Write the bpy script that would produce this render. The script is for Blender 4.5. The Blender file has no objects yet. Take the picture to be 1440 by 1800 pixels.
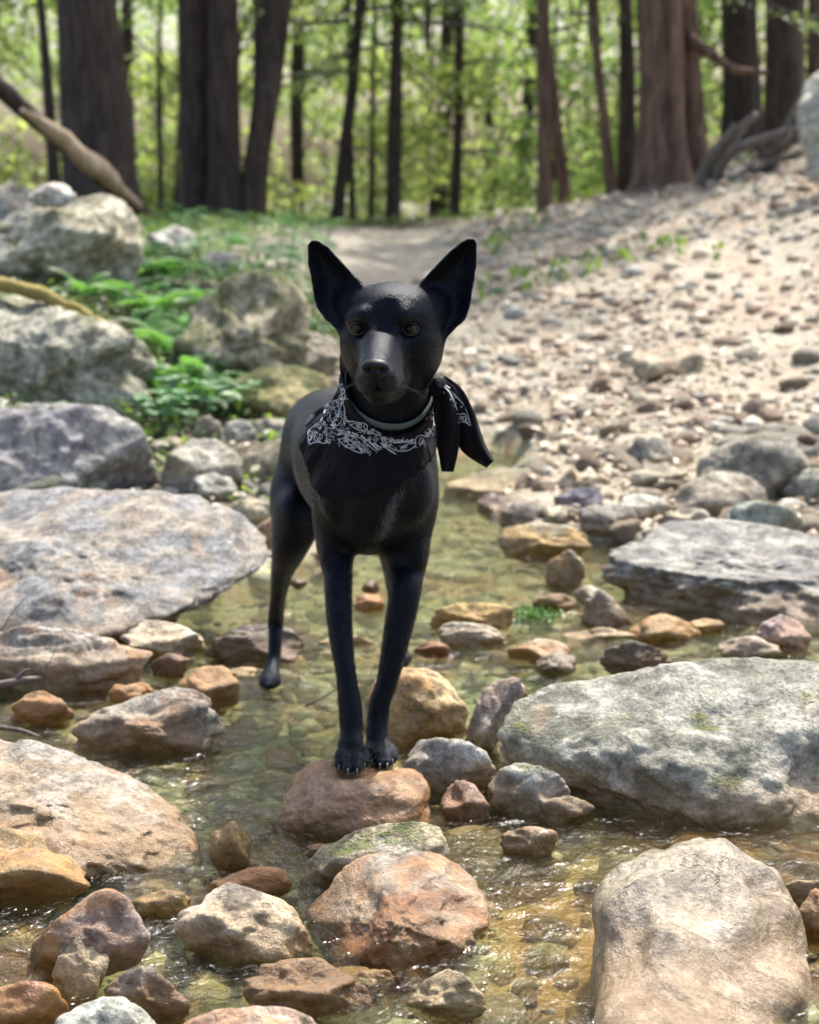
import bpy, bmesh, math, random
import numpy as np
from mathutils import Vector, Matrix
from mathutils.bvhtree import BVHTree

S = bpy.context.scene
C = S.collection
rad = math.radians
rng = np.random.default_rng(7)
random.seed(7)

# ------------------------------------------------------------------ camera, sky, sun, exposure
PITCH, FPX, CAMH = rad(10.9), 3120.0, 1.0
cam_d = bpy.data.cameras.new('camera')
cam = bpy.data.objects.new('camera', cam_d)
C.objects.link(cam)
cam.location = (0, 0, CAMH)
cam.rotation_euler = (rad(90) - PITCH, 0, 0)
cam_d.sensor_fit = 'HORIZONTAL'
cam_d.sensor_width = 24.0
cam_d.lens = 52.0
cam_d.clip_start, cam_d.clip_end = 0.05, 1500
cam_d.dof.use_dof = True
cam_d.dof.focus_distance = 2.42
cam_d.dof.aperture_fstop = 4.4
S.camera = cam

SUN_EL, SUN_AZ = rad(60), rad(27)      # azimuth from +Y (away from camera) towards +X
world = bpy.data.worlds.new('World')
S.world = world
world.use_nodes = True
wn = world.node_tree.nodes
wl = world.node_tree.links
bg = wn['Background']
skyt = wn.new('ShaderNodeTexSky')
skyt.sky_type = 'NISHITA'
skyt.sun_disc = False
skyt.dust_density = 5.0
skyt.air_density = 1.0
skyt.sun_elevation = SUN_EL
skyt.sun_rotation = SUN_AZ
wl.new(skyt.outputs[0], bg.inputs[0])
bg.inputs[1].default_value = 0.14
sun_d = bpy.data.lights.new('sun', 'SUN')
sun = bpy.data.objects.new('sun', sun_d)
C.objects.link(sun)
sun_d.energy = 3.1
sun_d.angle = rad(0.9)
sun_d.color = (1.0, 0.95, 0.88)
sdir = Vector((math.cos(SUN_EL) * math.sin(SUN_AZ), math.cos(SUN_EL) * math.cos(SUN_AZ), math.sin(SUN_EL)))
sun.rotation_euler = sdir.to_track_quat('Z', 'Y').to_euler()
S.view_settings.view_transform = 'Standard'
S.view_settings.look = 'None'
S.view_settings.exposure = 1.4
S.view_settings.gamma = 1
S.cycles.max_bounces = 10
S.cycles.transparent_max_bounces = 24
S.cycles.diffuse_bounces = 3
S.cycles.caustics_reflective = False
S.cycles.caustics_refractive = False
S.cycles.sample_clamp_indirect = 6
S.cycles.use_denoising = True

# ------------------------------------------------------------------ pixel helpers
cp, sp_ = math.cos(PITCH), math.sin(PITCH)
Fv = np.array([0, cp, -sp_]); Uv = np.array([0, sp_, cp]); Rv = np.array([1.0, 0, 0])
CAM = np.array([0, 0, CAMH])

def ray(px, py):
    return Fv + (px - 720) / FPX * Rv - (py - 900) / FPX * Uv

def at_y(px, py, wy):
    r = ray(px, py)
    return CAM + r * (wy / r[1])

def project(p):
    q = np.asarray(p) - CAM
    d = q @ Fv
    return 720 + FPX * (q @ Rv) / d, 900 - FPX * (q @ Uv) / d, d

# ------------------------------------------------------------------ numpy noise
_perm = np.random.default_rng(3).permutation(256)
_perm = np.concatenate([_perm, _perm, _perm])
_g = np.random.default_rng(4).normal(size=(256, 3)); _g /= np.linalg.norm(_g, axis=1)[:, None]

def perlin(P):
    P = np.asarray(P, dtype=np.float64)
    i = np.floor(P).astype(int); f = P - i
    u = f * f * f * (f * (f * 6 - 15) + 10)
    i &= 255
    r = 0
    for a in (0, 1):
        wa = u[..., 0] if a else 1 - u[..., 0]
        for b in (0, 1):
            wb = u[..., 1] if b else 1 - u[..., 1]
            for c in (0, 1):
                wc = u[..., 2] if c else 1 - u[..., 2]
                h = _perm[_perm[_perm[i[..., 0] + a] + i[..., 1] + b] + i[..., 2] + c]
                g = _g[h]
                r = r + wa * wb * wc * (g[..., 0] * (f[..., 0] - a) + g[..., 1] * (f[..., 1] - b) + g[..., 2] * (f[..., 2] - c))
    return r * 1.6

def fbm(P, oct=4, gain=.5, ridged=False):
    r = 0; a = 1.0; P = np.asarray(P, dtype=np.float64)
    for k in range(oct):
        n = perlin(P)
        if ridged: n = 0.5 - np.abs(n)
        r = r + a * n
        a *= gain; P = P * 2.03 + 17.3
    return r

def sstep(a, b, x):
    t = np.clip((x - a) / (b - a), 0, 1)
    return t * t * (3 - 2 * t)

# ------------------------------------------------------------------ mesh helpers
def mesh(name, V, Fc, smooth=True):
    me = bpy.data.meshes.new(name)
    V = np.asarray(V, dtype=np.float32)
    if isinstance(Fc, np.ndarray):
        n, k = Fc.shape
        me.vertices.add(len(V)); me.vertices.foreach_set('co', V.ravel())
        me.loops.add(n * k); me.loops.foreach_set('vertex_index', Fc.astype(np.int32).ravel())
        me.polygons.add(n); me.polygons.foreach_set('loop_start', np.arange(0, n * k, k, dtype=np.int32))
        me.update(calc_edges=True)
    else:
        me.from_pydata([tuple(map(float, v)) for v in V], [], Fc)
    if smooth:
        me.polygons.foreach_set('use_smooth', np.ones(len(me.polygons), dtype=bool))
    me.update()
    return me

def link(name, me, mat=None, parent=None, loc=None):
    o = bpy.data.objects.new(name, me)
    C.objects.link(o)
    if mat and me is not None and len(me.materials) == 0: me.materials.append(mat)
    if loc is not None: o.location = loc
    if parent is not None: o.parent = parent
    return o

def tag(o, label=None, cat=None, group=None, kind=None):
    if label: o['label'] = label
    if cat: o['category'] = cat
    if group: o['group'] = group
    if kind: o['kind'] = kind
    return o

def setcol(me, col, name='Col'):
    a = me.color_attributes.new(name, 'FLOAT_COLOR', 'POINT')
    c = np.ones((len(me.vertices), 4), dtype=np.float32); c[:, :3] = col
    a.data.foreach_set('color', c.ravel())

_ico = {}
def ico(sub):
    if sub not in _ico:
        bm = bmesh.new(); bmesh.ops.create_icosphere(bm, subdivisions=sub, radius=1)
        V = np.array([v.co[:] for v in bm.verts]); V /= np.linalg.norm(V, axis=1)[:, None]
        Fc = np.array([[v.index for v in f.verts] for f in bm.faces])
        bm.free(); _ico[sub] = (V, Fc)
    return _ico[sub]

def tube(pts, radii, nseg=8, cap=True, squash=None):
    """swept tube; returns V,F (list)"""
    pts = np.asarray(pts, float); n = len(pts)
    radii = np.broadcast_to(np.asarray(radii, float), (n,))
    T = np.gradient(pts, axis=0); T /= np.linalg.norm(T, axis=1)[:, None] + 1e-9
    up = np.array([0, 0, 1.0]) if abs(T[0][2]) < .9 else np.array([0, 1.0, 0])
    V = []; F = []
    A = np.cross(T[0], up); A /= np.linalg.norm(A)
    for i in range(n):
        A = A - T[i] * (A @ T[i]); A /= np.linalg.norm(A) + 1e-9
        B = np.cross(T[i], A)
        for j in range(nseg):
            t = 2 * math.pi * j / nseg
            V.append(pts[i] + radii[i] * (math.cos(t) * A + math.sin(t) * B))
    for i in range(n - 1):
        for j in range(nseg):
            a = i * nseg + j; b = i * nseg + (j + 1) % nseg
            F.append((a, b, b + nseg, a + nseg))
    if cap:
        F.append(tuple(range(nseg))[::-1]); F.append(tuple((n - 1) * nseg + j for j in range(nseg)))
    return np.array(V), F

class Bag:
    def __init__(s): s.V = []; s.F = []; s.n = 0
    def add(s, V, F):
        s.V.append(np.asarray(V)); s.F += [tuple(i + s.n for i in f) for f in F]; s.n += len(V)
    def build(s, name, mat, parent=None, smooth=True):
        return link(name, mesh(name, np.concatenate(s.V), s.F, smooth), mat, parent)

def smooth_curve(ctrl, n):
    """Catmull-Rom through control points"""
    P = np.asarray(ctrl, float); m = len(P)
    P = np.vstack([2 * P[0] - P[1], P, 2 * P[-1] - P[-2]])
    out = []
    for s in np.linspace(0, m - 1 - 1e-6, n):
        i = int(s); t = s - i
        p0, p1, p2, p3 = P[i:i + 4]
        out.append(.5 * ((2 * p1) + (-p0 + p2) * t + (2 * p0 - 5 * p1 + 4 * p2 - p3) * t * t + (-p0 + 3 * p1 - 3 * p2 + p3) * t ** 3))
    return np.array(out)

# ------------------------------------------------------------------ node helpers
class NT:
    def __init__(s, name):
        s.m = bpy.data.materials.new(name); s.m.use_nodes = True
        s.t = s.m.node_tree; s.t.nodes.clear()
        s.out = s.t.nodes.new('ShaderNodeOutputMaterial')
    def n(s, typ, **kw):
        nd = s.t.nodes.new('ShaderNode' + typ)
        for k, v in kw.items():
            if k.startswith('i_'):
                k = k[2:]
                k = int(k) if k.isdigit() else k.replace('_', ' ')
                if isinstance(v, bpy.types.NodeSocket): s.t.links.new(v, nd.inputs[k])
                else: nd.inputs[k].default_value = v
            else: setattr(nd, k, v)
        return nd
    def l(s, a, b): s.t.links.new(a, b)
    def noise(s, vec, scale, detail=5, rough=.55, dist=0.0, out=0):
        nd = s.n('TexNoise', i_Scale=scale, i_Detail=detail, i_Roughness=rough, i_Distortion=dist)
        if vec is not None: s.l(vec, nd.inputs['Vector'])
        return nd.outputs[out]
    def mr(s, v, a, b, c=0.0, d=1.0, smooth=True):
        nd = s.n('MapRange', interpolation_type='SMOOTHSTEP' if smooth else 'LINEAR')
        s.l(v, nd.inputs[0])
        for i, x in zip((1, 2, 3, 4), (a, b, c, d)): nd.inputs[i].default_value = x
        return nd.outputs[0]
    def math(s, op, a, b=None, c=None, clamp=False):
        nd = s.n('Math', operation=op, use_clamp=clamp)
        for i, x in enumerate((a, b, c)):
            if x is None: continue
            if isinstance(x, bpy.types.NodeSocket): s.l(x, nd.inputs[i])
            else: nd.inputs[i].default_value = x
        return nd.outputs[0]
    def mix(s, f, a, b, blend='MIX'):
        nd = s.n('Mix', data_type='RGBA', blend_type=blend)
        for i, x in ((0, f), (6, a), (7, b)):
            if isinstance(x, bpy.types.NodeSocket): s.l(x, nd.inputs[i])
            else: nd.inputs[i].default_value = x if i == 0 else (x if len(x) == 4 else (*x, 1))
        return nd.outputs[2]
    def bump(s, h, dist, strength=1.0, normal=None):
        nd = s.n('Bump', i_Strength=strength, i_Distance=dist)
        s.l(h, nd.inputs['Height'])
        if normal is not None: s.l(normal, nd.inputs['Normal'])
        return nd.outputs[0]
    def prop(s, name):
        nd = s.n('Attribute', attribute_type='OBJECT', attribute_name=name)
        return nd
    def princ(s, **kw):
        nd = s.n('BsdfPrincipled')
        for k, v in kw.items():
            k = k.replace('_', ' ')
            if isinstance(v, bpy.types.NodeSocket): s.l(v, nd.inputs[k])
            else: nd.inputs[k].default_value = v
        s.l(nd.outputs[0], s.out.inputs[0])
        return nd

def cc(r, g, b): return (r, g, b, 1)

# ---- stone
def stone_nodes(t, base, base2, vec, moss, rust, wetall, wl, sth):
    pos = t.n('NewGeometry')
    z = t.n('SeparateXYZ', i_0=pos.outputs['Position']).outputs[2]
    nz = t.n('SeparateXYZ', i_0=pos.outputs['Normal']).outputs[2]
    n_big = t.noise(vec, 7, 7, .62, .6)
    n_mid = t.noise(vec, 26, 8, .68, .3)
    n_fine = t.noise(vec, 130, 5, .7)
    n_spk = t.noise(vec, 320, 2, .5)
    col = t.mix(t.mr(n_big, .45, .56), base, base2)
    hv = t.mr(n_mid, .32, .68, .45, 1.42)
    col = t.mix(1.0, col, t.n('CombineColor', i_0=hv, i_1=hv, i_2=hv).outputs[0], 'MULTIPLY')
    fv = t.mr(n_fine, .33, .68, .68, 1.3)
    col = t.mix(1.0, col, t.n('CombineColor', i_0=fv, i_1=fv, i_2=fv).outputs[0], 'MULTIPLY')
    # pale lichen blotches and dark mineral specks
    lich = t.math('MULTIPLY', t.mr(t.noise(vec, 17, 6, .7, 1.2), .60, .66), .55)
    col = t.mix(lich, col, (.52, .50, .44, 1))
    spk = t.math('MULTIPLY', t.mr(t.noise(vec, 60, 4, .75, 0.4), .60, .68), .75)
    col = t.mix(spk, col, (.06, .055, .06, 1))
    # veins / cracks
    vv = t.n('TexVoronoi', feature='DISTANCE_TO_EDGE', i_Scale=5.5)
    dv = t.n('VectorMath', operation='ADD', i_0=vec)
    ns = t.n('VectorMath', operation='SCALE', i_0=t.noise(vec, 11, 5, .6, 0, 1)); ns.inputs['Scale'].default_value = .14
    t.l(ns.outputs[0], dv.inputs[1]); t.l(dv.outputs[0], vv.inputs['Vector'])
    crack = t.math('MULTIPLY', t.mr(vv.outputs[0], .0, .008, 1, 0), t.mr(t.noise(vec, 4, 2), .50, .60))
    col = t.mix(t.math('MULTIPLY', crack, .3), col, (.07, .05, .045, 1))
    # rust staining
    rm = t.math('MULTIPLY', t.mr(t.math('ADD', t.noise(vec, 6, 6, .65, .8), t.math('MULTIPLY', rust, .5)), .60, .72), t.math('MINIMUM', t.math('MULTIPLY', rust, 2.4), .9))
    rcol = t.mix(t.mr(n_mid, .35, .65), (.30, .125, .05, 1), (.45, .25, .09, 1))
    col = t.mix(rm, col, rcol)
    # waterline stain: wet, darker, tan to orange
    zz = t.math('ADD', z, t.math('MULTIPLY', t.math('SUBTRACT', t.noise(vec, 14, 5), .5), .05))
    wet = t.math('MULTIPLY', t.mr(zz, .008, .045, 1, 0), wl)
    wet = t.math('MAXIMUM', wet, t.math('MULTIPLY', wetall, t.mr(t.noise(vec, 5, 5, .6), .36, .46)))
    stain = t.math('MULTIPLY', t.mr(t.math('SUBTRACT', zz, sth), .02, .085, 1, 0), wl)
    col = t.mix(t.math('MULTIPLY', stain, .5), col, t.mix(.65, col, (.38, .215, .07, 1)))
    wc = t.mix(1.0, col, (.74, .66, .52, 1), 'MULTIPLY')
    col = t.mix(wet, col, wc)
    # moss
    mm = t.math('ADD', t.math('MULTIPLY', nz, .25), t.noise(vec, 9, 6, .65))
    mm = t.math('ADD', mm, t.math('MULTIPLY', t.math('SUBTRACT', moss, 1.0), .33))
    mm = t.mr(mm, .48, .64)
    mcol = t.mix(t.mr(t.noise(vec, 45, 5, .7), .35, .65), (.028, .042, .012, 1), (.13, .15, .035, 1))
    col = t.mix(t.math('MULTIPLY', mm, t.mr(moss, 0, .08)), col, mcol)
    rough = t.math('SUBTRACT', .82, t.math('MULTIPLY', wet, .68))
    h = t.math('ADD', t.math('MULTIPLY', n_mid, .7), t.math('MULTIPLY', n_fine, .25))
    h = t.math('ADD', h, t.math('MULTIPLY', n_spk, .06))
    h = t.math('SUBTRACT', h, t.math('MULTIPLY', crack, .2))
    h = t.math('ADD', h, t.math('MULTIPLY', t.math('MULTIPLY', mm, t.noise(vec, 210, 3)), .6))
    st = t.math('SUBTRACT', 1.0, t.math('MULTIPLY', wet, .3))
    b = t.n('Bump', i_Distance=.016); t.l(st, b.inputs['Strength']); t.l(h, b.inputs['Height'])
    t.princ(Base_Color=col, Roughness=rough, Normal=b.outputs[0], Specular_IOR_Level=.45)

def make_stone():
    t = NT('stone')
    tc = t.n('TexCoord').outputs['Object']
    oi = t.n('ObjectInfo')
    off = t.math('MULTIPLY', oi.outputs['Random'], 41.0)
    v = t.n('VectorMath', operation='ADD', i_0=tc, i_1=t.n('CombineXYZ', i_0=off, i_1=off, i_2=off).outputs[0]).outputs[0]
    stone_nodes(t, oi.outputs['Color'], t.prop('tint').outputs['Color'], v, t.prop('moss').outputs['Fac'],
                t.prop('rust').outputs['Fac'], t.prop('wet').outputs['Fac'], t.prop('waterline').outputs['Fac'], t.prop('stain').outputs['Fac'])
    return t.m

def make_pebbles():
    t = NT('pebbles')
    pos = t.n('NewGeometry').outputs['Position']
    a = t.n('Attribute', attribute_name='Col')
    col = a.outputs['Color']
    f = t.mr(t.noise(pos, 60, 5, .7), .3, .7, .62, 1.35)
    col = t.mix(1.0, col, t.n('CombineColor', i_0=f, i_1=f, i_2=f).outputs[0], 'MULTIPLY')
    z = t.n('SeparateXYZ', i_0=pos).outputs[2]
    wet = t.mr(t.math('ADD', z, t.math('MULTIPLY', t.noise(pos, 12, 3), .03)), .012, .05, 1, 0)
    col = t.mix(wet, col, t.mix(1.0, col, (.74, .70, .50, 1), 'MULTIPLY'))
    rough = t.math('SUBTRACT', .85, t.math('MULTIPLY', wet, .6))
    t.princ(Base_Color=col, Roughness=rough, Normal=t.bump(t.noise(pos, 110, 5, .7), .006))
    return t.m

def make_ground():
    t = NT('ground')
    pos = t.n('NewGeometry').outputs['Position']
    a = t.n('Attribute', attribute_name='Col').outputs['Color']
    sx = t.n('SeparateColor', i_0=a)
    leftm, bedm, pathm = sx.outputs[0], sx.outputs[1], sx.outputs[2]
    n1 = t.noise(pos, 3.5, 8, .65); n2 = t.noise(pos, 28, 8, .7); n3 = t.noise(pos, 120, 4, .7)
    grav = t.mix(t.mr(n2, .35, .65), (.29, .255, .185, 1), (.42, .385, .295, 1))
    grav = t.mix(t.mr(n1, .45, .65), grav, t.mix(.5, grav, (.30, .19, .13, 1)))
    dark = t.mix(t.mr(n2, .35, .65), (.03, .028, .015, 1), (.11, .09, .045, 1))
    path = t.mix(t.mr(n2, .3, .7), (.29, .255, .19, 1), (.42, .38, .30, 1))
    bed = t.mix(t.mr(n2, .32, .66), (.15, .145, .05, 1), (.36, .35, .17, 1))
    bed = t.mix(t.mr(t.noise(pos, 5, 4), .48, .62), bed, t.mix(t.mr(n3, .3, .7), (.20, .11, .035, 1), (.34, .21, .075, 1)))
    bed = t.mix(t.mr(t.noise(pos, 2.3, 3), .55, .68), bed, (.19, .245, .075, 1))  # olive patches: green reflection of the woods put into the bed colour
    vs = t.n('VectorMath', operation='DISTANCE', i_0=pos, i_1=(.34, 2.28, -.06)).outputs['Value']
    vs = t.math('MINIMUM', vs, t.n('VectorMath', operation='DISTANCE', i_0=pos, i_1=(.62, 2.62, -.06)).outputs['Value'])
    gold = t.mr(t.math('ADD', vs, t.math('MULTIPLY', n2, .25)), .22, .62, 1, 0)
    bed = t.mix(gold, bed, t.mix(t.mr(n2, .35, .65), (.30, .15, .03, 1), (.44, .26, .07, 1)))
    c = t.mix(leftm, grav, dark); c = t.mix(pathm, c, path); c = t.mix(bedm, c, bed)
    f = t.mr(n3, .3, .7, .7, 1.3)
    c = t.mix(1.0, c, t.n('CombineColor', i_0=f, i_1=f, i_2=f).outputs[0], 'MULTIPLY')
    h = t.math('ADD', t.math('MULTIPLY', n2, .8), t.math('MULTIPLY', n3, .3))
    t.princ(Base_Color=c, Roughness=.85, Normal=t.bump(h, .02))
    return t.m

def make_water():
    t = NT('water')
    pos = t.n('NewGeometry').outputs['Position']
    sc = t.n('VectorMath', operation='MULTIPLY', i_0=pos, i_1=(1, .62, 1)).outputs[0]
    a = t.n('Attribute', attribute_name='Col').outputs['Color']
    rip = t.n('SeparateColor', i_0=a).outputs[0]
    n1 = t.noise(sc, 20, 3, .5, 1.2); n2 = t.noise(sc, 62, 3, .55, 1.6); n3 = t.noise(sc, 150, 2, .5, .5)
    h = t.math('ADD', n1, t.math('MULTIPLY', n2, .42)); h = t.math('ADD', h, t.math('MULTIPLY', n3, .12))
    b = t.n('Bump'); t.l(h, b.inputs['Height']); t.l(t.mr(rip, 0, 1, .004, .012, False), b.inputs['Distance'])
    fr = t.n('Fresnel', i_IOR=1.42); t.l(b.outputs[0], fr.inputs['Normal'])
    gl = t.n('BsdfGlossy', i_Roughness=.09); t.l(b.outputs[0], gl.inputs['Normal'])
    tr = t.n('BsdfTransparent', i_Color=(.90, .935, .82, 1))
    rf = t.n('BsdfRefraction', i_Color=(.96, .97, .93, 1), i_Roughness=.0, i_IOR=1.33); t.l(b.outputs[0], rf.inputs['Normal'])
    m0 = t.n('MixShader', i_0=.28, i_1=tr.outputs[0], i_2=rf.outputs[0])
    bf = t.n('NewGeometry').outputs['Backfacing']            # light coming up or down from below loses a few percent only
    fac = t.math('ADD', t.math('MULTIPLY', fr.outputs[0], t.math('SUBTRACT', 1.0, bf)), t.math('MULTIPLY', bf, .04))
    m = t.n('MixShader', i_0=fac, i_1=m0.outputs[0], i_2=gl.outputs[0])
    t.l(m.outputs[0], t.out.inputs[0])
    return t.m

def make_bark(name, c1, c2, sc=1.0):
    t = NT(name)
    tc = t.n('TexCoord').outputs['Object']
    v = t.n('VectorMath', operation='MULTIPLY', i_0=tc, i_1=(1, 1, .16)).outputs[0]
    n = t.noise(v, 26 * sc, 8, .7, .8); n2 = t.noise(tc, 3, 4, .6)
    c = t.mix(t.mr(n, .38, .62), c1, c2)
    c = t.mix(t.mr(n2, .55, .75), c, t.mix(.5, c, (.16, .17, .13, 1)))
    t.princ(Base_Color=c, Roughness=.9, Normal=t.bump(n, .03))
    return t.m

def make_leaf(name, c1, c2, transl=.5, rough=.45, tcol=None):
    t = NT(name)
    pos = t.n('NewGeometry')
    r = pos.outputs['Random Per Island']
    c = t.mix(r, c1, c2)
    d = t.n('BsdfDiffuse'); t.l(c, d.inputs[0])
    tr = t.n('BsdfTranslucent')
    tcx = t.mix(1.0, c, tcol or (1.5, 1.9, .7, 1), 'MULTIPLY')
    t.l(tcx, tr.inputs[0])
    g = t.n('BsdfGlossy', i_Roughness=rough)
    m = t.n('MixShader', i_0=transl, i_1=d.outputs[0], i_2=tr.outputs[0])
    m2 = t.n('MixShader', i_0=.06, i_1=m.outputs[0], i_2=g.outputs[0])
    t.l(m2.outputs[0], t.out.inputs[0])
    return t.m

def make_plain(name, c, rough=.6, spec=.5, bumpsc=None, bd=.001, **kw):
    t = NT(name)
    tc = t.n('TexCoord').outputs['Object']
    n = t.noise(tc, bumpsc or 60, 5, .6)
    f = t.mr(n, .3, .7, .8, 1.2)
    col = t.mix(1.0, c, t.n('CombineColor', i_0=f, i_1=f, i_2=f).outputs[0], 'MULTIPLY')
    t.princ(Base_Color=col, Roughness=rough, Specular_IOR_Level=spec, Normal=t.bump(n, bd), **kw)
    return t.m

M_stone = make_stone(); M_peb = make_pebbles(); M_ground = make_ground(); M_water = make_water()
M_bark = make_bark('dark bark', (.035, .025, .018, 1), (.10, .068, .048, 1))
M_bark_red = make_bark('red bark', (.09, .052, .034, 1), (.24, .15, .10, 1))
M_bark_grey = make_bark('weathered wood', (.11, .095, .08, 1), (.30, .27, .23, 1), 1.5)
M_wood = make_bark('split wood', (.45, .32, .19, 1), (.66, .52, .36, 1), 1.2)
M_leaf = make_leaf('broad leaves', (.085, .12, .045, 1), (.14, .165, .065, 1), .6, tcol=(3.4, 3.8, 2.5, 1))
M_leaf_y = make_leaf('yellow green leaves', (.12, .14, .05, 1), (.18, .19, .075, 1), .6, tcol=(3.4, 3.8, 2.5, 1))
M_spray = make_leaf('sunlit hemlock sprays', (.08, .12, .04, 1), (.15, .19, .08, 1), .5, tcol=(2.0, 2.4, 1.2, 1))  # paler copy of the hemlock green, sunlight painted into the colour
M_hem = make_leaf('hemlock needles', (.03, .055, .02, 1), (.075, .11, .045, 1), .4, tcol=(1.8, 2.2, 1.0, 1))
M_fern = make_leaf('fern green', (.07, .16, .055, 1), (.12, .21, .06, 1), .45, tcol=(2.0, 2.4, 1.2, 1))
M_herb = make_leaf('herb leaves', (.07, .17, .09, 1), (.12, .23, .10, 1), .35, tcol=(2.0, 2.4, 1.4, 1))
M_grass = make_leaf('grass blades', (.09, .15, .03, 1), (.19, .22, .07, 1), .45)
M_litter = make_leaf('dry leaves', (.33, .25, .165, 1), (.48, .41, .31, 1), .15, tcol=(1, 1, 1, 1))
M_twig = make_plain('twig bark', (.13, .10, .085, 1), .7)
M_mosswood = make_plain('mossy wood', (.24, .19, .05, 1), .9, bumpsc=40, bd=.01)

# ================================================================== TERRAIN
_ty = np.array([0, 3.5, 4.5, 5, 5.8, 6.5, 7.3, 8.5, 10, 12, 14, 18, 30, 60, 120.])
_tx = np.array([-8, -3, -1.5, -.7, 0, .7, 1.5, 2.5, 4, 8.])
_tz = np.array([
 [.8, .8, .8, .8, .85, .9, .9, .95, 1.0, 1.0, .9, .5, -.6, -1.2, -1.5],
 [.3, .3, .3, .33, .42, .52, .62, .72, .76, .74, .70, .40, -.6, -1.2, -1.5],
 [.05, .05, .07, .11, .22, .36, .49, .60, .64, .64, .62, .35, -.6, -1.2, -1.5],
 [.03, .03, .03, .05, .13, .21, .34, .49, .56, .60, .60, .35, -.6, -1.2, -1.5],
 [.03, .03, .03, .03, .035, .07, .12, .22, .42, .54, .59, .35, -.6, -1.2, -1.5],
 [.03, .03, .03, .03, .06, .115, .19, .32, .50, .62, .66, .40, -.6, -1.2, -1.5],
 [.04, .04, .04, .06, .11, .19, .30, .48, .70, .82, .82, .50, -.5, -1.2, -1.5],
 [.12, .12, .13, .17, .26, .38, .52, .74, .99, 1.10, 1.08, .70, -.3, -1.0, -1.5],
 [.4, .4, .42, .48, .62, .80, .98, 1.2, 1.45, 1.6, 1.5, 1.2, .3, -.8, -1.5],
 [1.2, 1.2, 1.2, 1.3, 1.5, 1.7, 1.9, 2.2, 2.4, 2.5, 2.4, 2.0, 1.0, 0, -1.]])
_cy = np.array([0, 1.5, 3.0, 3.6, 4.1, 4.5, 4.9, 5.4, 5.9, 6.2, 6.5])
_cl = np.array([-1.1, -1.1, -.95, -.80, -.55, -.30, -.10, .00, .06, .13, .30])
_cr = np.array([1.2, 1.2, 1.15, 1.15, 1.1, .95, .30, .28, .36, .42, .30])

def H(x, y):
    x = np.asarray(x, float); y = np.asarray(y, float)
    yy = np.clip(y, 0, 120); xx = np.clip(x, -8, 8)
    i = np.clip(np.searchsorted(_ty, yy, 'right') - 1, 0, len(_ty) - 2)
    j = np.clip(np.searchsorted(_tx, xx, 'right') - 1, 0, len(_tx) - 2)
    fy = (yy - _ty[i]) / (_ty[i + 1] - _ty[i]); fx = (xx - _tx[j]) / (_tx[j + 1] - _tx[j])
    fx = fx * fx * (3 - 2 * fx) * .5 + fx * .5
    z = (_tz[j, i] * (1 - fx) * (1 - fy) + _tz[j + 1, i] * fx * (1 - fy) + _tz[j, i + 1] * (1 - fx) * fy + _tz[j + 1, i + 1] * fx * fy)
    P = np.stack([x, y, 0 * x], -1)
    z = z + .035 * fbm(P * 1.3, 3) * sstep(4, 7, y) + .010 * fbm(P * 6, 3)
    return z * (1 - creek(x, y)) + creek(x, y) * (-.048 + .020 * perlin(P * 5) + .012 * perlin(P * 17))

def creek(x, y):
    l = np.interp(y, _cy, _cl); r = np.interp(y, _cy, _cr)
    P = np.stack([x, y, 0 * x], -1); w = .05 * perlin(P * 4)
    m = np.minimum(sstep(-.07, .07, x - l + w), sstep(-.07, .07, r - x + w))
    return m * (1 - sstep(6.2, 6.5, y))

def hit(px, py, water=True):
    """where the view ray meets the ground or the water"""
    r = ray(px, py)
    t = np.arange(1.2, 40, .01)
    P = CAM + t[:, None] * r
    h = H(P[:, 0], P[:, 1])
    if water: h = np.maximum(h, 0)
    k = np.argmax(P[:, 2] < h)
    return P[k] if P[k, 2] < h[k] else CAM + 15 * r

def grid_axis(segs):
    a = [segs[0][0]]
    for s, e, d in segs:
        n = max(1, int(round((e - s) / d))); a += list(np.linspace(s, e, n + 1)[1:])
    return np.array(a)
gx = grid_axis([(-150, -60, 30), (-60, -8, 4), (-8, -3, .5), (-3, -1.3, .07), (-1.3, 1.4, .025), (1.4, 4.2, .07), (4.2, 8, .5), (8, 60, 4), (60, 150, 30)])
gy = grid_axis([(-60, 0, 6), (0, 1.5, .3), (1.5, 6.6, .025), (6.6, 14, .06), (14, 20, .3), (20, 120, 4), (120, 150, 30)])
GX, GY = np.meshgrid(gx, gy, indexing='ij')
GZ = H(GX, GY)
V = np.stack([GX, GY, GZ], -1).reshape(-1, 3)
nx, ny = GX.shape
a = (np.arange(nx - 1)[:, None] * ny + np.arange(ny - 1)[None, :]).ravel()
Fq = np.stack([a, a + ny, a + ny + 1, a + 1], -1)
me = mesh('ground', V, Fq)
X, Y = V[:, 0], V[:, 1]
P2 = np.stack([X, Y, 0 * X], -1)
bed = np.clip(creek(X, Y) * 1.4, 0, 1)
nz_ = .35 * fbm(P2 * 1.2, 4)
left = np.maximum(1 - sstep(-.45, .05, X + (Y - 6) * -.10 + nz_), sstep(12.6, 14, Y + nz_ * 2 - 2.2 * (1 - sstep(.8, 1.8, np.abs(X + .2)))))
left *= sstep(4.2, 5.2, Y)
left = np.maximum(left, np.maximum(1 - sstep(.2, 1.3, Y), sstep(4.2, 6, np.abs(X))))  # unseen ground behind and beside the camera darkened to cut bounce light
path = (1 - sstep(.5, 1.1, np.abs(X + .25 - (Y - 12) * .1))) * sstep(7.5, 9, Y) * (1 - sstep(12.5, 13.6, Y))
setcol(me, np.stack([left, bed, path * .8], -1))
tag(link('ground', me, M_ground), kind='structure')

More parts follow.
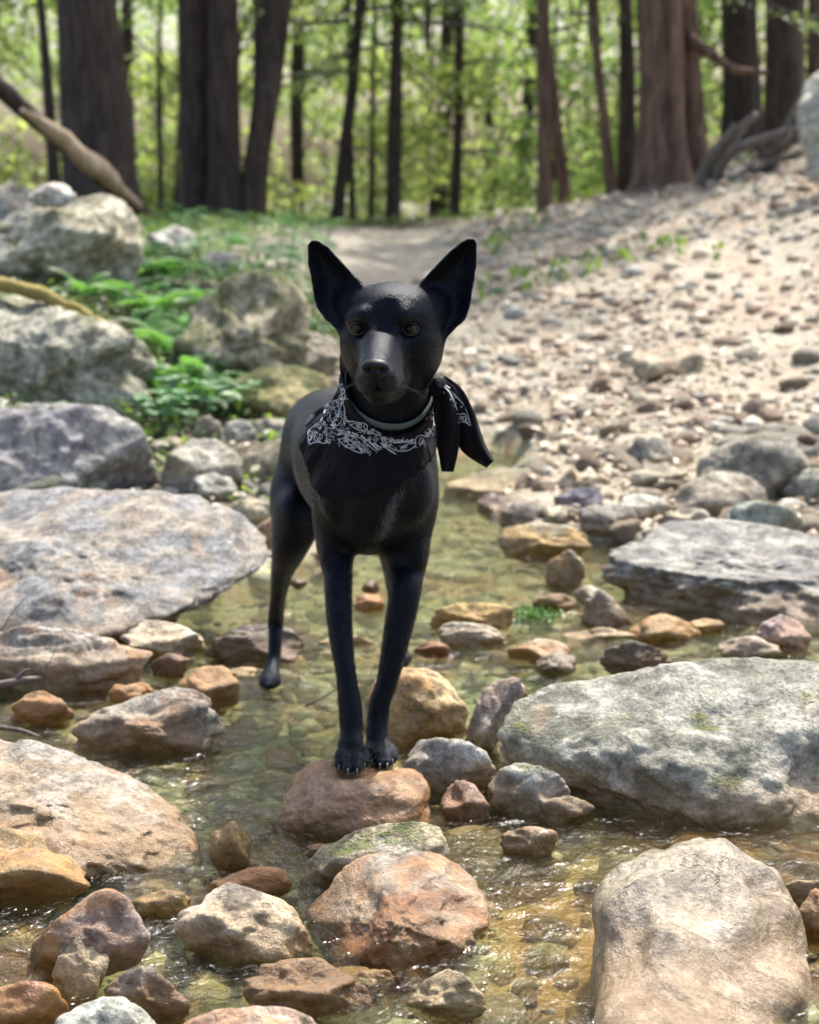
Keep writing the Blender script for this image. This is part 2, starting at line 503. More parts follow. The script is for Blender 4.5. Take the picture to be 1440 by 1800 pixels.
# water sheet
wx = grid_axis([(-1.6, -1.15, .05), (-1.15, 1.25, .008), (1.25, 1.7, .05)]); wy = grid_axis([(.4, 1.7, .1), (1.7, 3.6, .008), (3.6, 6.7, .014)])
WX, WY = np.meshgrid(wx, wy, indexing='ij')
nx, ny = WX.shape
a = (np.arange(nx - 1)[:, None] * ny + np.arange(ny - 1)[None, :]).ravel()
def blob(cx, cy, rx, ry): return np.exp(-(((WX - cx) / rx) ** 2 + ((WY - cy) / ry) ** 2))
rip = np.clip(.42 + .9 * blob(-.36, 2.75, .16, .38) + .9 * blob(-.34, 2.35, .22, .10) + .6 * blob(-.52, 2.15, .25, .2) + .5 * blob(.1, 2.45, .14, .2)
              + .30 * blob(0, 3.8, .5, .6) + .2 * blob(.1, 5.2, .3, 1.2) + .3 * blob(.2, 2.1, .2, .2), 0, 1.3)
Wp = np.stack([WX, WY, 0 * WX], -1).reshape(-1, 3)
Wn = .10 * perlin(Wp * 1.7 + 31)[:, None] * np.array([[1., 1, 0]]) + Wp
wz = .0026 * perlin(Wn * (15, 22, 1)) + .0017 * fbm(Wn * (34, 48, 1) + 9, 2) + .0012 * (.5 - np.abs(perlin(Wn * (24, 36, 1) + 4)))
wz = wz * rip.reshape(-1) * 1.75
me = mesh('stream_water', np.stack([WX, WY, wz.reshape(WX.shape)], -1).reshape(-1, 3), np.stack([a, a + ny, a + ny + 1, a + 1], -1))
setcol(me, np.repeat(rip.reshape(-1, 1), 3, 1))
tag(link('stream_water', me, M_water), kind='structure')

# ================================================================== STONES
def radial(poly, cx, cy, n=144):
    """outline radius by angle, star-shaped about the centre"""
    P = np.array(poly, float) - (cx, cy); Q = np.roll(P, -1, 0)
    R = np.zeros(n)
    for k in range(n):
        t = 2 * math.pi * k / n; d = np.array([math.cos(t), math.sin(t)])
        # P + s(Q-P) = r d
        E = Q - P
        den = d[0] * E[:, 1] - d[1] * E[:, 0]
        den = np.where(np.abs(den) < 1e-9, 1e-9, den)
        r = (P[:, 0] * E[:, 1] - P[:, 1] * E[:, 0]) / den
        s = (P[:, 0] * d[1] - P[:, 1] * d[0]) / den
        ok = (s >= -1e-6) & (s <= 1 + 1e-6) & (r > 0)
        R[k] = r[ok].max() if ok.any() else 1
    K = np.array([1, 2, 3, 2, 1.]) / 9
    R = sum(K[j] * np.roll(R, j - 2) for j in range(5))
    return R

def ell(cx, cy, rx, ry, seed, rot=0, ang=.5):
    """rounded irregular outline for a small stone"""
    r = np.random.default_rng(seed); t = np.linspace(0, 2 * math.pi, 13)[:-1] + r.uniform(-.15, .15, 12)
    k = 1 + r.uniform(-.10, .08, 12) * ang * 2
    e = 2.4
    den = (np.abs(np.cos(t)) ** e + np.abs(np.sin(t)) ** e) ** (1 / e)
    x = rx * k * np.cos(t) / den; y = ry * k * np.sin(t) / den
    c, s = math.cos(rad(rot)), math.sin(rad(rot))
    return [(cx + c * a - s * b, cy + s * a + c * b) for a, b in zip(x, y)]

STONES = []
def rock(poly, label, col, col2=None, moss=0, rust=0, wet=0, kd=.75, tilt=.0, top=None, front=None, planes=(), seed=None,
         sub=4, ang=12, amp=1.0, base=None, cat='stone', name='river_stone', group=None, wl=1.0, sink=.55, lift=0, ext=.5, stain=0):
    seed = seed if seed is not None else len(STONES) * 7 + 11
    r = np.random.default_rng(seed)
    P = np.array(poly, float)
    cx, cy = (P[:, 0].min() + P[:, 0].max()) / 2, (P[:, 1].min() + P[:, 1].max()) / 2
    a_, b_ = (np.ptp(P[:, 0])) / 2, (np.ptp(P[:, 1])) / 2
    if base is None:
        bx = P[P[:, 1].argmax(), 0]
        g = hit(np.clip(bx, cx - a_ * .5, cx + a_ * .5), P[:, 1].max() - lift)
        d0 = (g - CAM) @ Fv
    else: d0 = base
    # the body goes on below the ground or water line
    if lift: ext *= .4
    top_, bot_ = P[:, 1].min(), P[:, 1].max()
    P[:, 1] = np.where(P[:, 1] > cy, cy + (P[:, 1] - cy) * (1 + ext), P[:, 1])
    poly = [tuple(p) for p in P]
    hb = b_
    b_ = np.ptp(P[:, 1]) / 2; cy = (P[:, 1].min() + P[:, 1].max()) / 2
    hw = a_ * d0 / FPX
    depth = kd * min(hw, 2.0 * hb * d0 / FPX) if kd < 5 else kd - 5
    zc = d0 + sink * depth + tilt * hb * d0 / FPX
    sc = zc / FPX
    D, Fc = ico(sub)
    # angular blob
    N = r.normal(size=(15, 3)); N /= np.linalg.norm(N, axis=1)[:, None]
    h = r.uniform(.68, 1.0, 15)
    ex = []
    axs = np.array([a_ * sc, b_ * sc, depth])
    if top is not None: ex.append(((0, cp, -sp_ - .04), top))
    if front is not None: ex.append(((0, .08, -1), front))
    ex += list(planes)
    for n_, hh in ex:
        n_ = np.array(n_, float) * axs; n_ /= np.linalg.norm(n_)
        N = np.vstack([N, n_]); h = np.append(h, hh)
    dots = np.maximum(D @ N.T, 1e-4) / h
    rho = (dots ** ang).sum(1) ** (-1 / ang)
    so = seed * 3.7
    rho = rho * (1 + .16 * fbm(D * 1.2 + so, 2))
    B = D * rho[:, None]
    B = B + D * (amp * (.040 * fbm(B * 3.1 + so, 4) + .022 * (fbm(B * 6.5 + so, 3, ridged=True) - .4)))[:, None]
    B[:, :2] /= np.sqrt((B[:, :2] ** 2).sum(1)).max()
    B[:, 2] /= np.abs(B[:, 2]).max()
    # fit silhouette
    n = 144 if sub >= 5 else 60
    R = radial([(x, -y) for x, y in poly], cx, -cy, n) * sc
    XY = B[:, :2] * axs[:2]
    ph = np.arctan2(XY[:, 1], XY[:, 0]) % (2 * math.pi); rr = np.sqrt((XY ** 2).sum(1))
    bins = (ph / (2 * math.pi) * n).astype(int) % n
    raw = np.zeros(n); np.maximum.at(raw, bins, rr)
    for _ in range(6):
        z_ = raw <= 0
        if not z_.any(): break
        raw[z_] = ((np.roll(raw, 1) + np.roll(raw, -1)) / 1.0)[z_] * .5
    raw = np.maximum(raw, np.minimum(np.roll(raw, 1), np.roll(raw, -1)))
    K = np.array([1, 2, 3, 2, 1.]) / 9
    rs = sum(K[j] * np.roll(raw, j - 2) for j in range(5)); rs = sum(K[j] * np.roll(rs, j - 2) for j in range(5))
    q = ph / (2 * math.pi) * n; i0 = q.astype(int) % n; f = q - np.floor(q)
    kk = R / np.maximum(rs, 1e-6)
    k = kk[i0] * (1 - f) + kk[(i0 + 1) % n] * f
    rl = rs[i0] * (1 - f) + rs[(i0 + 1) % n] * f
    t = np.clip(rr / rl, 0, 1) ** 2.2
    XY = XY * (1 + t * (k - 1))[:, None]
    W = B[:, 2] * depth + tilt * XY[:, 1]
    if sub >= 5:   # fine chipped relief on the large ones
        Q = np.column_stack([XY, W])
        sn = r.normal(size=3) * (.5, 1.6, .5); sn /= np.linalg.norm(sn)
        lv = (Q @ sn) * r.uniform(16, 26) + 1.1 * fbm(Q * 5 + so, 3)
        W = W + .007 * min(1, depth * 4) * amp * (np.abs(lv - np.round(lv)) * 2 - .5) * (1 - t)
        W = W + .016 * min(1, depth * 3) * amp * fbm(Q * 14 + so, 4) * (1 - t)
    z = zc + W
    persp = z / zc
    Pw = CAM + z[:, None] * Fv + ((((cx - 720) * sc + XY[:, 0]) * persp)[:, None]) * Rv + ((((900 - cy) * sc + XY[:, 1]) * persp)[:, None]) * Uv
    org = Pw.mean(0)
    me = mesh(name, Pw - org, Fc)
    nm = name
    o = link(nm, me, M_stone, loc=org)
    dk = (.74 if cat == 'boulder' else .88)
    wb = (.98, 1.0, .92)
    col = tuple(c * dk * w_ for c, w_ in zip(col, wb)); col2 = tuple(c * dk * w_ for c, w_ in zip(col2, wb)) if col2 else None
    o.color = (*col, 1)
    c2 = col2 or tuple(c * .62 for c in col)
    o['tint'] = [float(c) for c in c2]
    o['moss'] = float(moss); o['rust'] = float(rust); o['wet'] = float(wet); o['waterline'] = float(wl); o['stain'] = float(stain)
    tag(o, label, cat, group)
    STONES.append(o)
    return o

GREY = (.38, .35, .31); LAV = (.33, .32, .35); CREAM = (.50, .44, .35); TAN = (.40, .31, .22); PINK = (.42, .32, .29)
OCHRE = (.42, .29, .13); BROWN = (.22, .14, .08); DGREY = (.10, .095, .09); GOLD = (.45, .32, .14); PALE = (.54, .51, .46)
PURP = (.17, .13, .14); RED = (.30, .135, .075); OLIVE = (.24, .22, .13)
def big(poly, label, col, col2=None, **k):
    k.setdefault('sub', 6); return rock(poly, label, col, col2, name='boulder', cat='boulder', **k)

# left bank boulders
big([(-90, 420), (-40, 395), (0, 388), (45, 358), (75, 343), (98, 337), (135, 347), (180, 340), (215, 350), (240, 385), (250, 430), (249, 490), (228, 526), (180, 522), (120, 520), (50, 515), (0, 505), (-80, 490)],
    'pale craggy boulder topmost on the left bank below the fallen log', (.60, .56, .45), (.36, .32, .22), moss=.25, wl=0, planes=[((-.5, .5, -.6), .62), ((.3, -.55, -.7), .5)], kd=.9, ang=12, amp=1.3)
big([(-60, 335), (-20, 318), (20, 318), (60, 335), (75, 370), (60, 420), (-50, 430)], 'grey rounded boulder half hidden behind the topmost left boulder', GREY, wl=0, sub=4, kd=.8, moss=.2)
rock([(48, 345), (60, 328), (90, 320), (118, 324), (135, 345), (110, 356), (70, 356)], 'small pinkish stone perched on top of the craggy left boulder', PINK, PALE, wl=0, base=7.4)
big([(-100, 545), (-50, 522), (0, 520), (60, 525), (130, 545), (200, 570), (255, 600), (275, 640), (270, 680), (240, 707), (180, 714), (120, 712), (50, 706), (0, 718), (-100, 705)],
    'lichen spotted rounded boulder second from top on the left bank', (.55, .52, .43), (.26, .25, .18), moss=.25, wl=0, kd=.8, ang=8, amp=1.3, planes=[((-.55, -.2, -.7), .6)])
big([(-100, 735), (-40, 716), (0, 712), (60, 705), (120, 708), (190, 716), (240, 745), (270, 800), (285, 850), (250, 868), (170, 880), (80, 885), (0, 880), (-100, 870)],
    'light grey flat faced boulder with moss on its shoulder behind the big slab', (.40, .38, .37), (.30, .28, .31), moss=.16, wl=0, kd=.8, ang=11, planes=[((.1, .35, -.8), .55)])
rock([(0, 862), (40, 835), (100, 824), (150, 832), (185, 855), (170, 880), (60, 885)], 'low greenish stone wedged between the left slab and the flat faced boulder', (.27, .28, .21), moss=.4, wl=0, sub=4)
big([(-160, 960), (-100, 870), (-20, 846), (60, 848), (150, 858), (230, 862), (340, 868), (400, 895), (450, 932), (473, 965), (466, 988), (420, 1012), (385, 1030), (330, 1050), (280, 1068), (220, 1085), (150, 1095), (80, 1100), (0, 1105), (-140, 1105)],
    'broad blue grey sloping slab of rock on the left edge of the stream', (.25, .25, .265), (.33, .29, .255), kd=5.30, tilt=1.0, top=.62, ang=9, sink=.05, rust=.12, amp=1.1, planes=[((.1, .5, -.7), .55)])
rock([(277, 1020), (295, 995), (330, 980), (370, 985), (395, 1010), (390, 1035), (350, 1048), (310, 1042), (285, 1035)], 'small pale lump at the foot of the blue grey slab', (.42, .385, .36), PINK, sub=4, kd=.8)
big([(-70, 1150), (-50, 1112), (0, 1100), (60, 1099), (140, 1110), (200, 1125), (255, 1150), (272, 1175), (266, 1192), (215, 1208), (150, 1218), (100, 1224), (60, 1222), (0, 1205)],
    'long flat pale stone with orange underside at the left edge', (.43, .39, .36), (.36, .27, .22), rust=.22, stain=.02, kd=.7, top=.45, sub=5)
rock([(188, 1096), (215, 1089), (270, 1090), (320, 1100), (355, 1120), (364, 1135), (345, 1153), (328, 1157), (300, 1148), (285, 1160), (262, 1153), (235, 1135), (200, 1118)], 'flat cream stone between the blue grey slab and the dark wet stone', CREAM, PALE, top=.5, sub=5)
rock([(357, 1152), (372, 1125), (400, 1105), (440, 1098), (485, 1098), (520, 1108), (530, 1135), (515, 1155), (460, 1163), (400, 1164)], 'dark wet charcoal stone behind the dog hind paw', (.075, .07, .065), (.05, .045, .04), wet=.7, sub=5, kd=.6, top=.6)
rock(ell(300, 1170, 34, 22, 3), 'small purple brown stone below the flat cream stone', (.15, .09, .09), wet=.8)
rock([(305, 1215), (325, 1185), (365, 1170), (400, 1172), (420, 1195), (419, 1225), (395, 1243), (345, 1240)], 'tan rounded wet stone left of the dog hind paw', (.30, .215, .12), OCHRE, rust=.3, wet=.5, sub=4)
rock(ell(232, 1218, 42, 19, 5), 'small orange brown stone above the grey tan loaf stone', (.33, .17, .09), rust=.5)
big([(122, 1302), (134, 1270), (180, 1245), (240, 1225), (300, 1209), (345, 1212), (375, 1235), (389, 1275), (377, 1302), (330, 1315), (250, 1322), (140, 1318)],
    'grey tan loaf shaped stone standing in the left pool', (.38, .35, .31), (.33, .24, .20), rust=.12, kd=.65, sub=5, planes=[((0, .5, -.8), .72)])
rock([(15, 1262), (30, 1225), (70, 1212), (105, 1228), (132, 1250), (125, 1268), (60, 1275)], 'small brown stone under the sticks at the left edge', (.28, .19, .13), rust=.5)
big([(-170, 1380), (-150, 1300), (-60, 1286), (0, 1290), (60, 1300), (130, 1325), (200, 1353), (260, 1383), (320, 1420), (352, 1452), (345, 1482), (300, 1496), (220, 1500), (120, 1490), (40, 1478), (-150, 1470)],
    'large speckled grey slab sloping into the water at lower left', (.39, .365, .345), (.34, .27, .21), rust=.10, stain=.02, kd=5.16, tilt=.9, top=.5, sink=.15, planes=[((.2, .5, -.8), .6)])
big([(-160, 1500), (-60, 1455), (0, 1452), (60, 1468), (110, 1492), (150, 1530), (165, 1560), (120, 1590), (40, 1600), (-120, 1600)],
    'low ochre stained slab awash below the speckled grey slab', (.40, .32, .20), OCHRE, rust=.3, wet=.55, kd=.6, top=.4, sub=5, lift=20)
rock([(366, 1500), (372, 1465), (400, 1446), (425, 1450), (441, 1475), (443, 1505), (425, 1528), (390, 1530)], 'upright gold brown wet pebble standing in the riffle', (.36, .235, .10), rust=.2, wet=.9, kd=.9)
rock([(360, 1565), (400, 1535), (450, 1523), (490, 1527), (512, 1550), (508, 1578), (460, 1590), (390, 1585)], 'flat orange wet stone below the upright gold pebble', (.36, .21, .09), rust=.5, wet=.9, kd=.6, lift=14)
rock([(45, 1700), (60, 1650), (110, 1610), (160, 1570), (192, 1560), (228, 1580), (250, 1620), (266, 1656), (245, 1690), (150, 1715), (80, 1735)], 'mauve and brown stone behind the upright cream stone', (.30, .225, .21), (.24, .14, .09), rust=.35, wet=.3, sub=5, kd=.7, lift=10)
rock([(90, 1708), (108, 1665), (130, 1637), (152, 1632), (178, 1645), (192, 1668), (194, 1692), (176, 1722), (160, 1742), (135, 1756), (105, 1750), (93, 1732)], 'upright cream stone in the lower left corner pool', (.48, .40, .29), (.42, .36, .29), sub=5, kd=.8, planes=[((0, .25, -1), .6)])
rock([(306, 1612), (340, 1590), (370, 1565), (402, 1550), (442, 1562), (490, 1580), (522, 1602), (546, 1640), (557, 1668), (520, 1682), (440, 1685), (380, 1677), (352, 1658), (322, 1652)], 'broad pale peach stone left of the russet and white stone', (.50, .42, .32), (.46, .39, .33), sub=5, kd=.7, top=.5, rust=.12, planes=[((.1, .5, -.8), .6)])
rock(ell(287, 1595, 56, 30, 9), 'yellow brown sunken stone above the upright cream stone', (.34, .26, .12), wet=.8, lift=14, kd=.6)
rock([(180, 1740), (215, 1712), (262, 1698), (302, 1728), (338, 1765), (330, 1800), (260, 1815), (200, 1800)], 'lilac grey sunken stone behind the white egg stone', (.26, .225, .225), (.16, .12, .10), wet=.6, sub=5, kd=.7, lift=16)
rock([(88, 1830), (100, 1790), (135, 1765), (180, 1750), (218, 1752), (252, 1775), (278, 1805), (282, 1860), (180, 1890), (95, 1870)], 'smooth white egg shaped stone cut off by the bottom edge', (.50, .50, .46), (.44, .44, .41), sub=5, amp=.3, ang=5, wl=.3, kd=.9)
rock([(290, 1830), (330, 1792), (380, 1775), (440, 1768), (505, 1771), (548, 1788), (572, 1830), (540, 1880), (420, 1900), (310, 1880)], 'smooth pink tan stone at the bottom edge left of centre', (.42, .31, .25), (.36, .22, .15), rust=.25, sub=5, amp=.4, ang=5, wl=.3)
rock([(-40, 1770), (0, 1735), (50, 1720), (100, 1738), (125, 1770), (110, 1810), (40, 1830), (-30, 1820)], 'rusty orange sunken stone in the bottom left corner', (.32, .18, .07), rust=.6, wet=.8, lift=18)
rock([(425, 1745), (440, 1700), (500, 1683), (570, 1690), (620, 1720), (640, 1770), (600, 1800), (500, 1805), (440, 1785)], 'brown sunken rock under the dark red bar stone', (.17, .115, .07), wet=.8, lift=26, kd=.6, sub=5, top=.35)
rock([(500, 1735), (518, 1712), (560, 1707), (602, 1715), (642, 1735), (657, 1756), (640, 1767), (580, 1765), (512, 1755)], 'dark red brown wet bar shaped stone at bottom centre', (.20, .10, .065), (.10, .05, .04), wet=1, kd=.5, planes=[((0, .7, -.4), .5)], sub=5)
big([(523, 1612), (545, 1590), (575, 1560), (605, 1522), (640, 1503), (682, 1500), (697, 1508), (716, 1498), (755, 1492), (792, 1510), (836, 1545), (857, 1580), (861, 1610), (847, 1642), (812, 1672), (770, 1692), (722, 1707), (688, 1700), (640, 1684), (590, 1660), (545, 1634)],
    'russet and white wet stone largest at bottom centre', (.40, .35, .32), (.27, .125, .07), rust=.27, wet=.8, kd=.8, tilt=.5, planes=[((-.55, .35, -.6), .52), ((.35, .45, -.6), .58), ((0, -.3, -1), .7)], ang=12, seed=33)
rock([(522, 1548), (535, 1515), (570, 1485), (620, 1460), (680, 1448), (742, 1446), (772, 1455), (784, 1482), (787, 1515), (700, 1550), (600, 1565), (540, 1562)], 'pale stone with moss tufts just in front of the standing stone', (.44, .41, .34), (.36, .31, .22), moss=.34, kd=.6, sub=5, top=.5)
STAND = rock([(490, 1434), (499, 1405), (508, 1375), (528, 1346), (553, 1331), (600, 1334), (640, 1342), (720, 1350), (748, 1364), (756, 1395), (754, 1430), (746, 1450), (680, 1452), (620, 1460), (575, 1470), (530, 1460), (496, 1445)],
    'wet reddish flat topped stone the dog front paws stand on', (.38, .26, .20), (.42, .31, .24), rust=.26, wet=1, kd=5.085, tilt=.35, top=.66, front=.85, ang=11, sub=6, amp=.6, sink=.5, seed=8)
rock([(704, 1352), (722, 1322), (740, 1301), (770, 1295), (815, 1299), (850, 1320), (871, 1350), (865, 1378), (832, 1393), (800, 1400), (762, 1392), (732, 1372)], 'rounded white grey stone right of the stone under the front paws', (.48, .46, .43), (.42, .39, .36), sub=5, kd=.9, planes=[((-.4, -.4, -.7), .6)])
rock([(775, 1420), (782, 1390), (800, 1370), (828, 1372), (850, 1400), (862, 1440), (820, 1462), (785, 1450)], 'mauve red half sunken stone below the rounded white grey stone', (.27, .15, .13), (.33, .24, .24), wet=.9, lift=22)
rock([(856, 1388), (878, 1352), (910, 1339), (950, 1346), (986, 1364), (1003, 1388), (992, 1413), (940, 1432), (890, 1428), (864, 1410)], 'grey green banded stone under the left end of the big right boulder', (.27, .28, .25), (.36, .38, .39), sub=5, moss=.1)
rock([(945, 1425), (965, 1402), (1000, 1398), (1040, 1412), (1048, 1432), (1010, 1446), (960, 1445)], 'small grey tan stone in the dark gap under the big right boulder', (.30, .27, .24))
rock([(638, 1262), (645, 1220), (665, 1188), (700, 1174), (748, 1174), (782, 1190), (806, 1220), (826, 1250), (821, 1278), (780, 1293), (730, 1302), (685, 1302), (648, 1292)], 'golden yellow cracked stone standing behind the dog front paws', (.48, .37, .22), (.44, .28, .12), rust=.22, kd=.7, sub=5, planes=[((-.1, .2, -1), .6), ((.55, -.6, -.4), .5)], ang=14)
rock([(812, 1296), (832, 1250), (848, 1215), (876, 1196), (908, 1192), (927, 1212), (914, 1240), (888, 1268), (872, 1302), (862, 1328), (832, 1322)], 'pinkish white elongated stone left of the big right boulder', (.45, .40, .37), (.36, .27, .24), sub=5, kd=1.0, rust=.1)
rock(ell(899, 1216, 28, 18, 61), 'tiny ochre pebble beside the pinkish elongated stone', OCHRE)
big([(869, 1325), (884, 1282), (899, 1236), (930, 1213), (962, 1190), (1020, 1180), (1100, 1175), (1180, 1165), (1250, 1158), (1340, 1157), (1440, 1166), (1540, 1195), (1600, 1300), (1520, 1410), (1420, 1440), (1310, 1464), (1230, 1466), (1180, 1442), (1100, 1412), (1000, 1374), (930, 1350), (885, 1340)],
    'largest mottled grey boulder at the right edge of the stream', (.43, .41, .37), (.25, .25, .21), moss=.14, kd=.62, tilt=.55, ang=10, planes=[((-.15, .75, -.5), .50), ((-.45, -.35, -.7), .52), ((.35, -.1, -.9), .62)], amp=1.0, seed=71, rust=.08)
big([(1010, 1900), (1040, 1780), (1038, 1690), (1048, 1640), (1036, 1590), (1062, 1540), (1110, 1508), (1170, 1486), (1240, 1471), (1300, 1477), (1348, 1502), (1385, 1540), (1402, 1580), (1418, 1650), (1430, 1730), (1430, 1810), (1420, 1900)],
    'white domed boulder with golden wet flanks in the lower right corner', (.46, .435, .405), (.40, .36, .33), rust=.04, stain=.035, wet=.8, kd=1.5, tilt=.55, ang=3.2, base=2.06, seed=93, amp=.65, sink=.4)
rock(ell(1440, 1612, 36, 46, 21), 'brown rounded stone cut by the right edge beside the domed boulder', (.30, .20, .11), rust=.3, wet=.5)
rock([(1370, 1560), (1400, 1545), (1450, 1552), (1500, 1580), (1480, 1600), (1400, 1605)], 'low tan ledge right behind the domed boulder', (.36, .30, .20), wet=.4)
rock(ell(932, 1478, 52, 26, 23), 'small knobbly wet stone in midstream left of the golden sand', (.34, .28, .22), wet=.9, sub=4, amp=2.5)
rock([(712, 1757), (745, 1725), (784, 1704), (812, 1711), (850, 1745), (857, 1768), (808, 1793), (745, 1782)], 'cream wedge stone at the bottom right of centre', (.42, .36, .26), OLIVE, wet=.35, sub=5, planes=[((-.5, .5, -.5), .5)], ang=14)
rock(ell(650, 1722, 46, 20, 25), 'small brown sunken stone beside the dark red bar', (.24, .17, .08), wet=1, lift=14)
rock(ell(560, 1497, 28, 14, 26), 'small brown pebble left of the mossy pale stone', BROWN, wet=.8)
rock(ell(548, 1700, 26, 14, 28), 'tiny orange sunken pebble under the russet stone', (.42, .25, .09), wet=.8, lift=8)
# right middle
big([(1046, 975), (1055, 950), (1085, 928), (1140, 912), (1240, 907), (1340, 922), (1440, 943), (1580, 980), (1600, 1040), (1500, 1078), (1400, 1084), (1340, 1083), (1250, 1074), (1190, 1062), (1110, 1046), (1066, 1012)],
    'flat topped slate grey slab on the right behind the largest boulder', (.36, .345, .325), (.21, .20, .20), kd=5.26, tilt=.2, top=.30, front=.8, ang=16, amp=1.3, sink=.7, seed=44, planes=[((-.6, -.3, -.7), .7)])
rock([(874, 946), (890, 926), (940, 917), (1000, 925), (1036, 945), (1041, 960), (1010, 973), (930, 977), (888, 969)], 'cream and ochre loaf stone at the right water edge', (.44, .38, .28), GOLD, rust=.25, sub=5)
rock(ell(920, 905, 45, 24, 31), 'grey tan stone directly behind the cream and ochre loaf stone', (.36, .32, .29), sub=4)
rock(ell(872, 888, 43, 20, 32), 'mauve brown stone at the left end of the right bank stones', (.25, .20, .20), (.33, .29, .27), sub=4)
rock(ell(1020, 879, 44, 23, 33), 'dark blue violet stone among the right bank stones', (.13, .125, .18), (.19, .17, .21), sub=4, amp=.6, wl=.3)
rock(ell(1066, 912, 56, 27, 34), 'smooth brown grey stone touching the slate grey slab', (.26, .235, .215), sub=4, amp=.6)
rock(ell(985, 905, 32, 18, 35), 'small pale stone between the dark violet and grey tan stones', CREAM)
rock(ell(1130, 892, 44, 24, 36), 'round pale grey stone left of the tan hump', PALE, GREY, sub=4)
rock([(1178, 888), (1198, 852), (1255, 828), (1308, 832), (1344, 858), (1352, 888), (1310, 905), (1240, 910)], 'tan grey hump shaped stone in the right bank row', (.36, .32, .27), (.26, .22, .18), sub=5)
rock([(1272, 912), (1290, 888), (1330, 878), (1385, 890), (1416, 915), (1418, 935), (1350, 945), (1290, 935)], 'grey green stone with a bright moss spot behind the slate slab', (.30, .32, .29), moss=.3, sub=5)
rock([(1212, 850), (1228, 808), (1285, 776), (1345, 757), (1398, 772), (1426, 818), (1424, 862), (1350, 878), (1280, 868)], 'larger grey brown boulder at the top right of the stone row', (.31, .28, .24), (.22, .20, .17), sub=5, moss=.1, wl=0)
rock([(1374, 868), (1390, 835), (1430, 820), (1480, 830), (1490, 870), (1440, 888), (1390, 885)], 'mossy grey stone cut by the right edge in the stone row', (.30, .29, .25), moss=.25, wl=0, sub=4)
rock(ell(1388, 893, 34, 17, 37), 'small white grey pebble left of the mossy edge stone', PALE, GREY)
rock(ell(1318, 862, 22, 26, 38), 'small tan upright stone leaning on the hump stone', TAN, wl=0)
rock([(1098, 842), (1120, 818), (1165, 815), (1207, 832), (1200, 850), (1140, 856)], 'flat cream wedge stone above the pale grey stone', (.45, .39, .30), sub=4, top=.5)
rock([(1100, 790), (1118, 770), (1160, 768), (1190, 792), (1180, 822), (1130, 822)], 'grey blocky stone half way up the stone row', GREY, sub=4, ang=14, wl=0)
rock(ell(1018, 845, 34, 20, 39), 'cream pebble with white top at the pool head', CREAM, GOLD, rust=.2)
rock(ell(1205, 912, 45, 20, 40), 'low cream stone behind the left end of the slate slab', (.42, .37, .30), sub=4)
rock(ell(1108, 628, 24, 13, 41), 'tiny pale stone beside the half buried trail rock', PALE, wl=0)
rock([(1103, 640), (1120, 618), (1165, 604), (1215, 606), (1238, 628), (1235, 652), (1180, 664), (1125, 658)], 'half buried tan rock in the middle of the gravel slope', (.42, .35, .26), (.36, .27, .20), wl=0, sub=4, top=.5)
# stream middle
rock([(752, 1092), (766, 1070), (800, 1060), (850, 1060), (898, 1066), (906, 1085), (898, 1100), (860, 1100), (800, 1102), (765, 1112)], 'curved cream ochre stone with dark hollow beside the front legs', (.42, .33, .22), GOLD, rust=.3, sub=5, planes=[((-.2, -.6, -.6), .4)])
rock([(768, 1105), (790, 1092), (830, 1095), (860, 1100), (897, 1118), (890, 1132), (820, 1136), (778, 1128)], 'low white grey stone just below the curved ochre stone', (.47, .45, .42), GREY, sub=5)
rock([(893, 1150), (905, 1130), (945, 1121), (985, 1128), (1007, 1146), (990, 1162), (930, 1166)], 'pale stone with an orange end in midstream', CREAM, (.42, .22, .07), rust=.35, sub=4)
rock([(938, 1172), (950, 1150), (985, 1146), (1017, 1160), (1010, 1180), (960, 1186)], 'small blue grey stone left of the craggy striped stone', (.34, .34, .35), sub=4, ang=14)
rock([(1018, 1055), (1008, 1040), (1030, 1028), (1056, 1034), (1066, 1052), (1045, 1068)], 'small white stone leaning on the peaked dark stone', PALE)
rock([(1020, 1085), (1030, 1055), (1052, 1033), (1078, 1050), (1112, 1085), (1100, 1098), (1040, 1098)], 'peaked dark grey stone standing in the right channel', (.16, .15, .145), (.22, .20, .19), sub=5, ang=14, wet=.3)
rock([(1098, 1112), (1130, 1084), (1165, 1077), (1205, 1092), (1236, 1115), (1215, 1135), (1140, 1138)], 'flat amber stone in the right channel', (.38, .25, .11), GOLD, wet=.6, rust=.3, sub=4, lift=10)
rock([(1052, 1165), (1070, 1137), (1110, 1124), (1160, 1140), (1190, 1165), (1178, 1188), (1110, 1192)], 'craggy black and cream striped stone above the largest boulder', (.34, .30, .25), (.10, .09, .085), sub=5, ang=16, amp=2.2)
rock([(1258, 1138), (1275, 1120), (1330, 1118), (1375, 1142), (1370, 1156), (1290, 1158)], 'white low stone behind the largest boulder', (.50, .46, .42), sub=4)
rock([(1312, 1128), (1340, 1095), (1372, 1079), (1405, 1092), (1427, 1118), (1418, 1145), (1365, 1148)], 'rose pink pointed stone behind the largest boulder', (.44, .31, .29), (.28, .22, .25), sub=5, ang=12)
rock(ell(1240, 1102, 34, 14, 43), 'small ochre flat stone in front of the slate slab', GOLD, wet=.5)
rock([(957, 1030), (965, 985), (1000, 965), (1027, 985), (1030, 1010), (1010, 1035), (980, 1040)], 'ragged brown stone between the loaf stone and the slate slab', (.25, .18, .11), (.33, .27, .2), rust=.3, sub=4, ang=14, amp=2, lift=6)
rock(ell(975, 1058, 38, 15, 45), 'low tan wet stone left of the small white stone', (.36, .26, .15), wet=.6)
rock(ell(1050, 1118, 62, 15, 46), 'sunken cream slab between the amber stone and orange ended stone', (.42, .36, .24), wet=.8, lift=10)
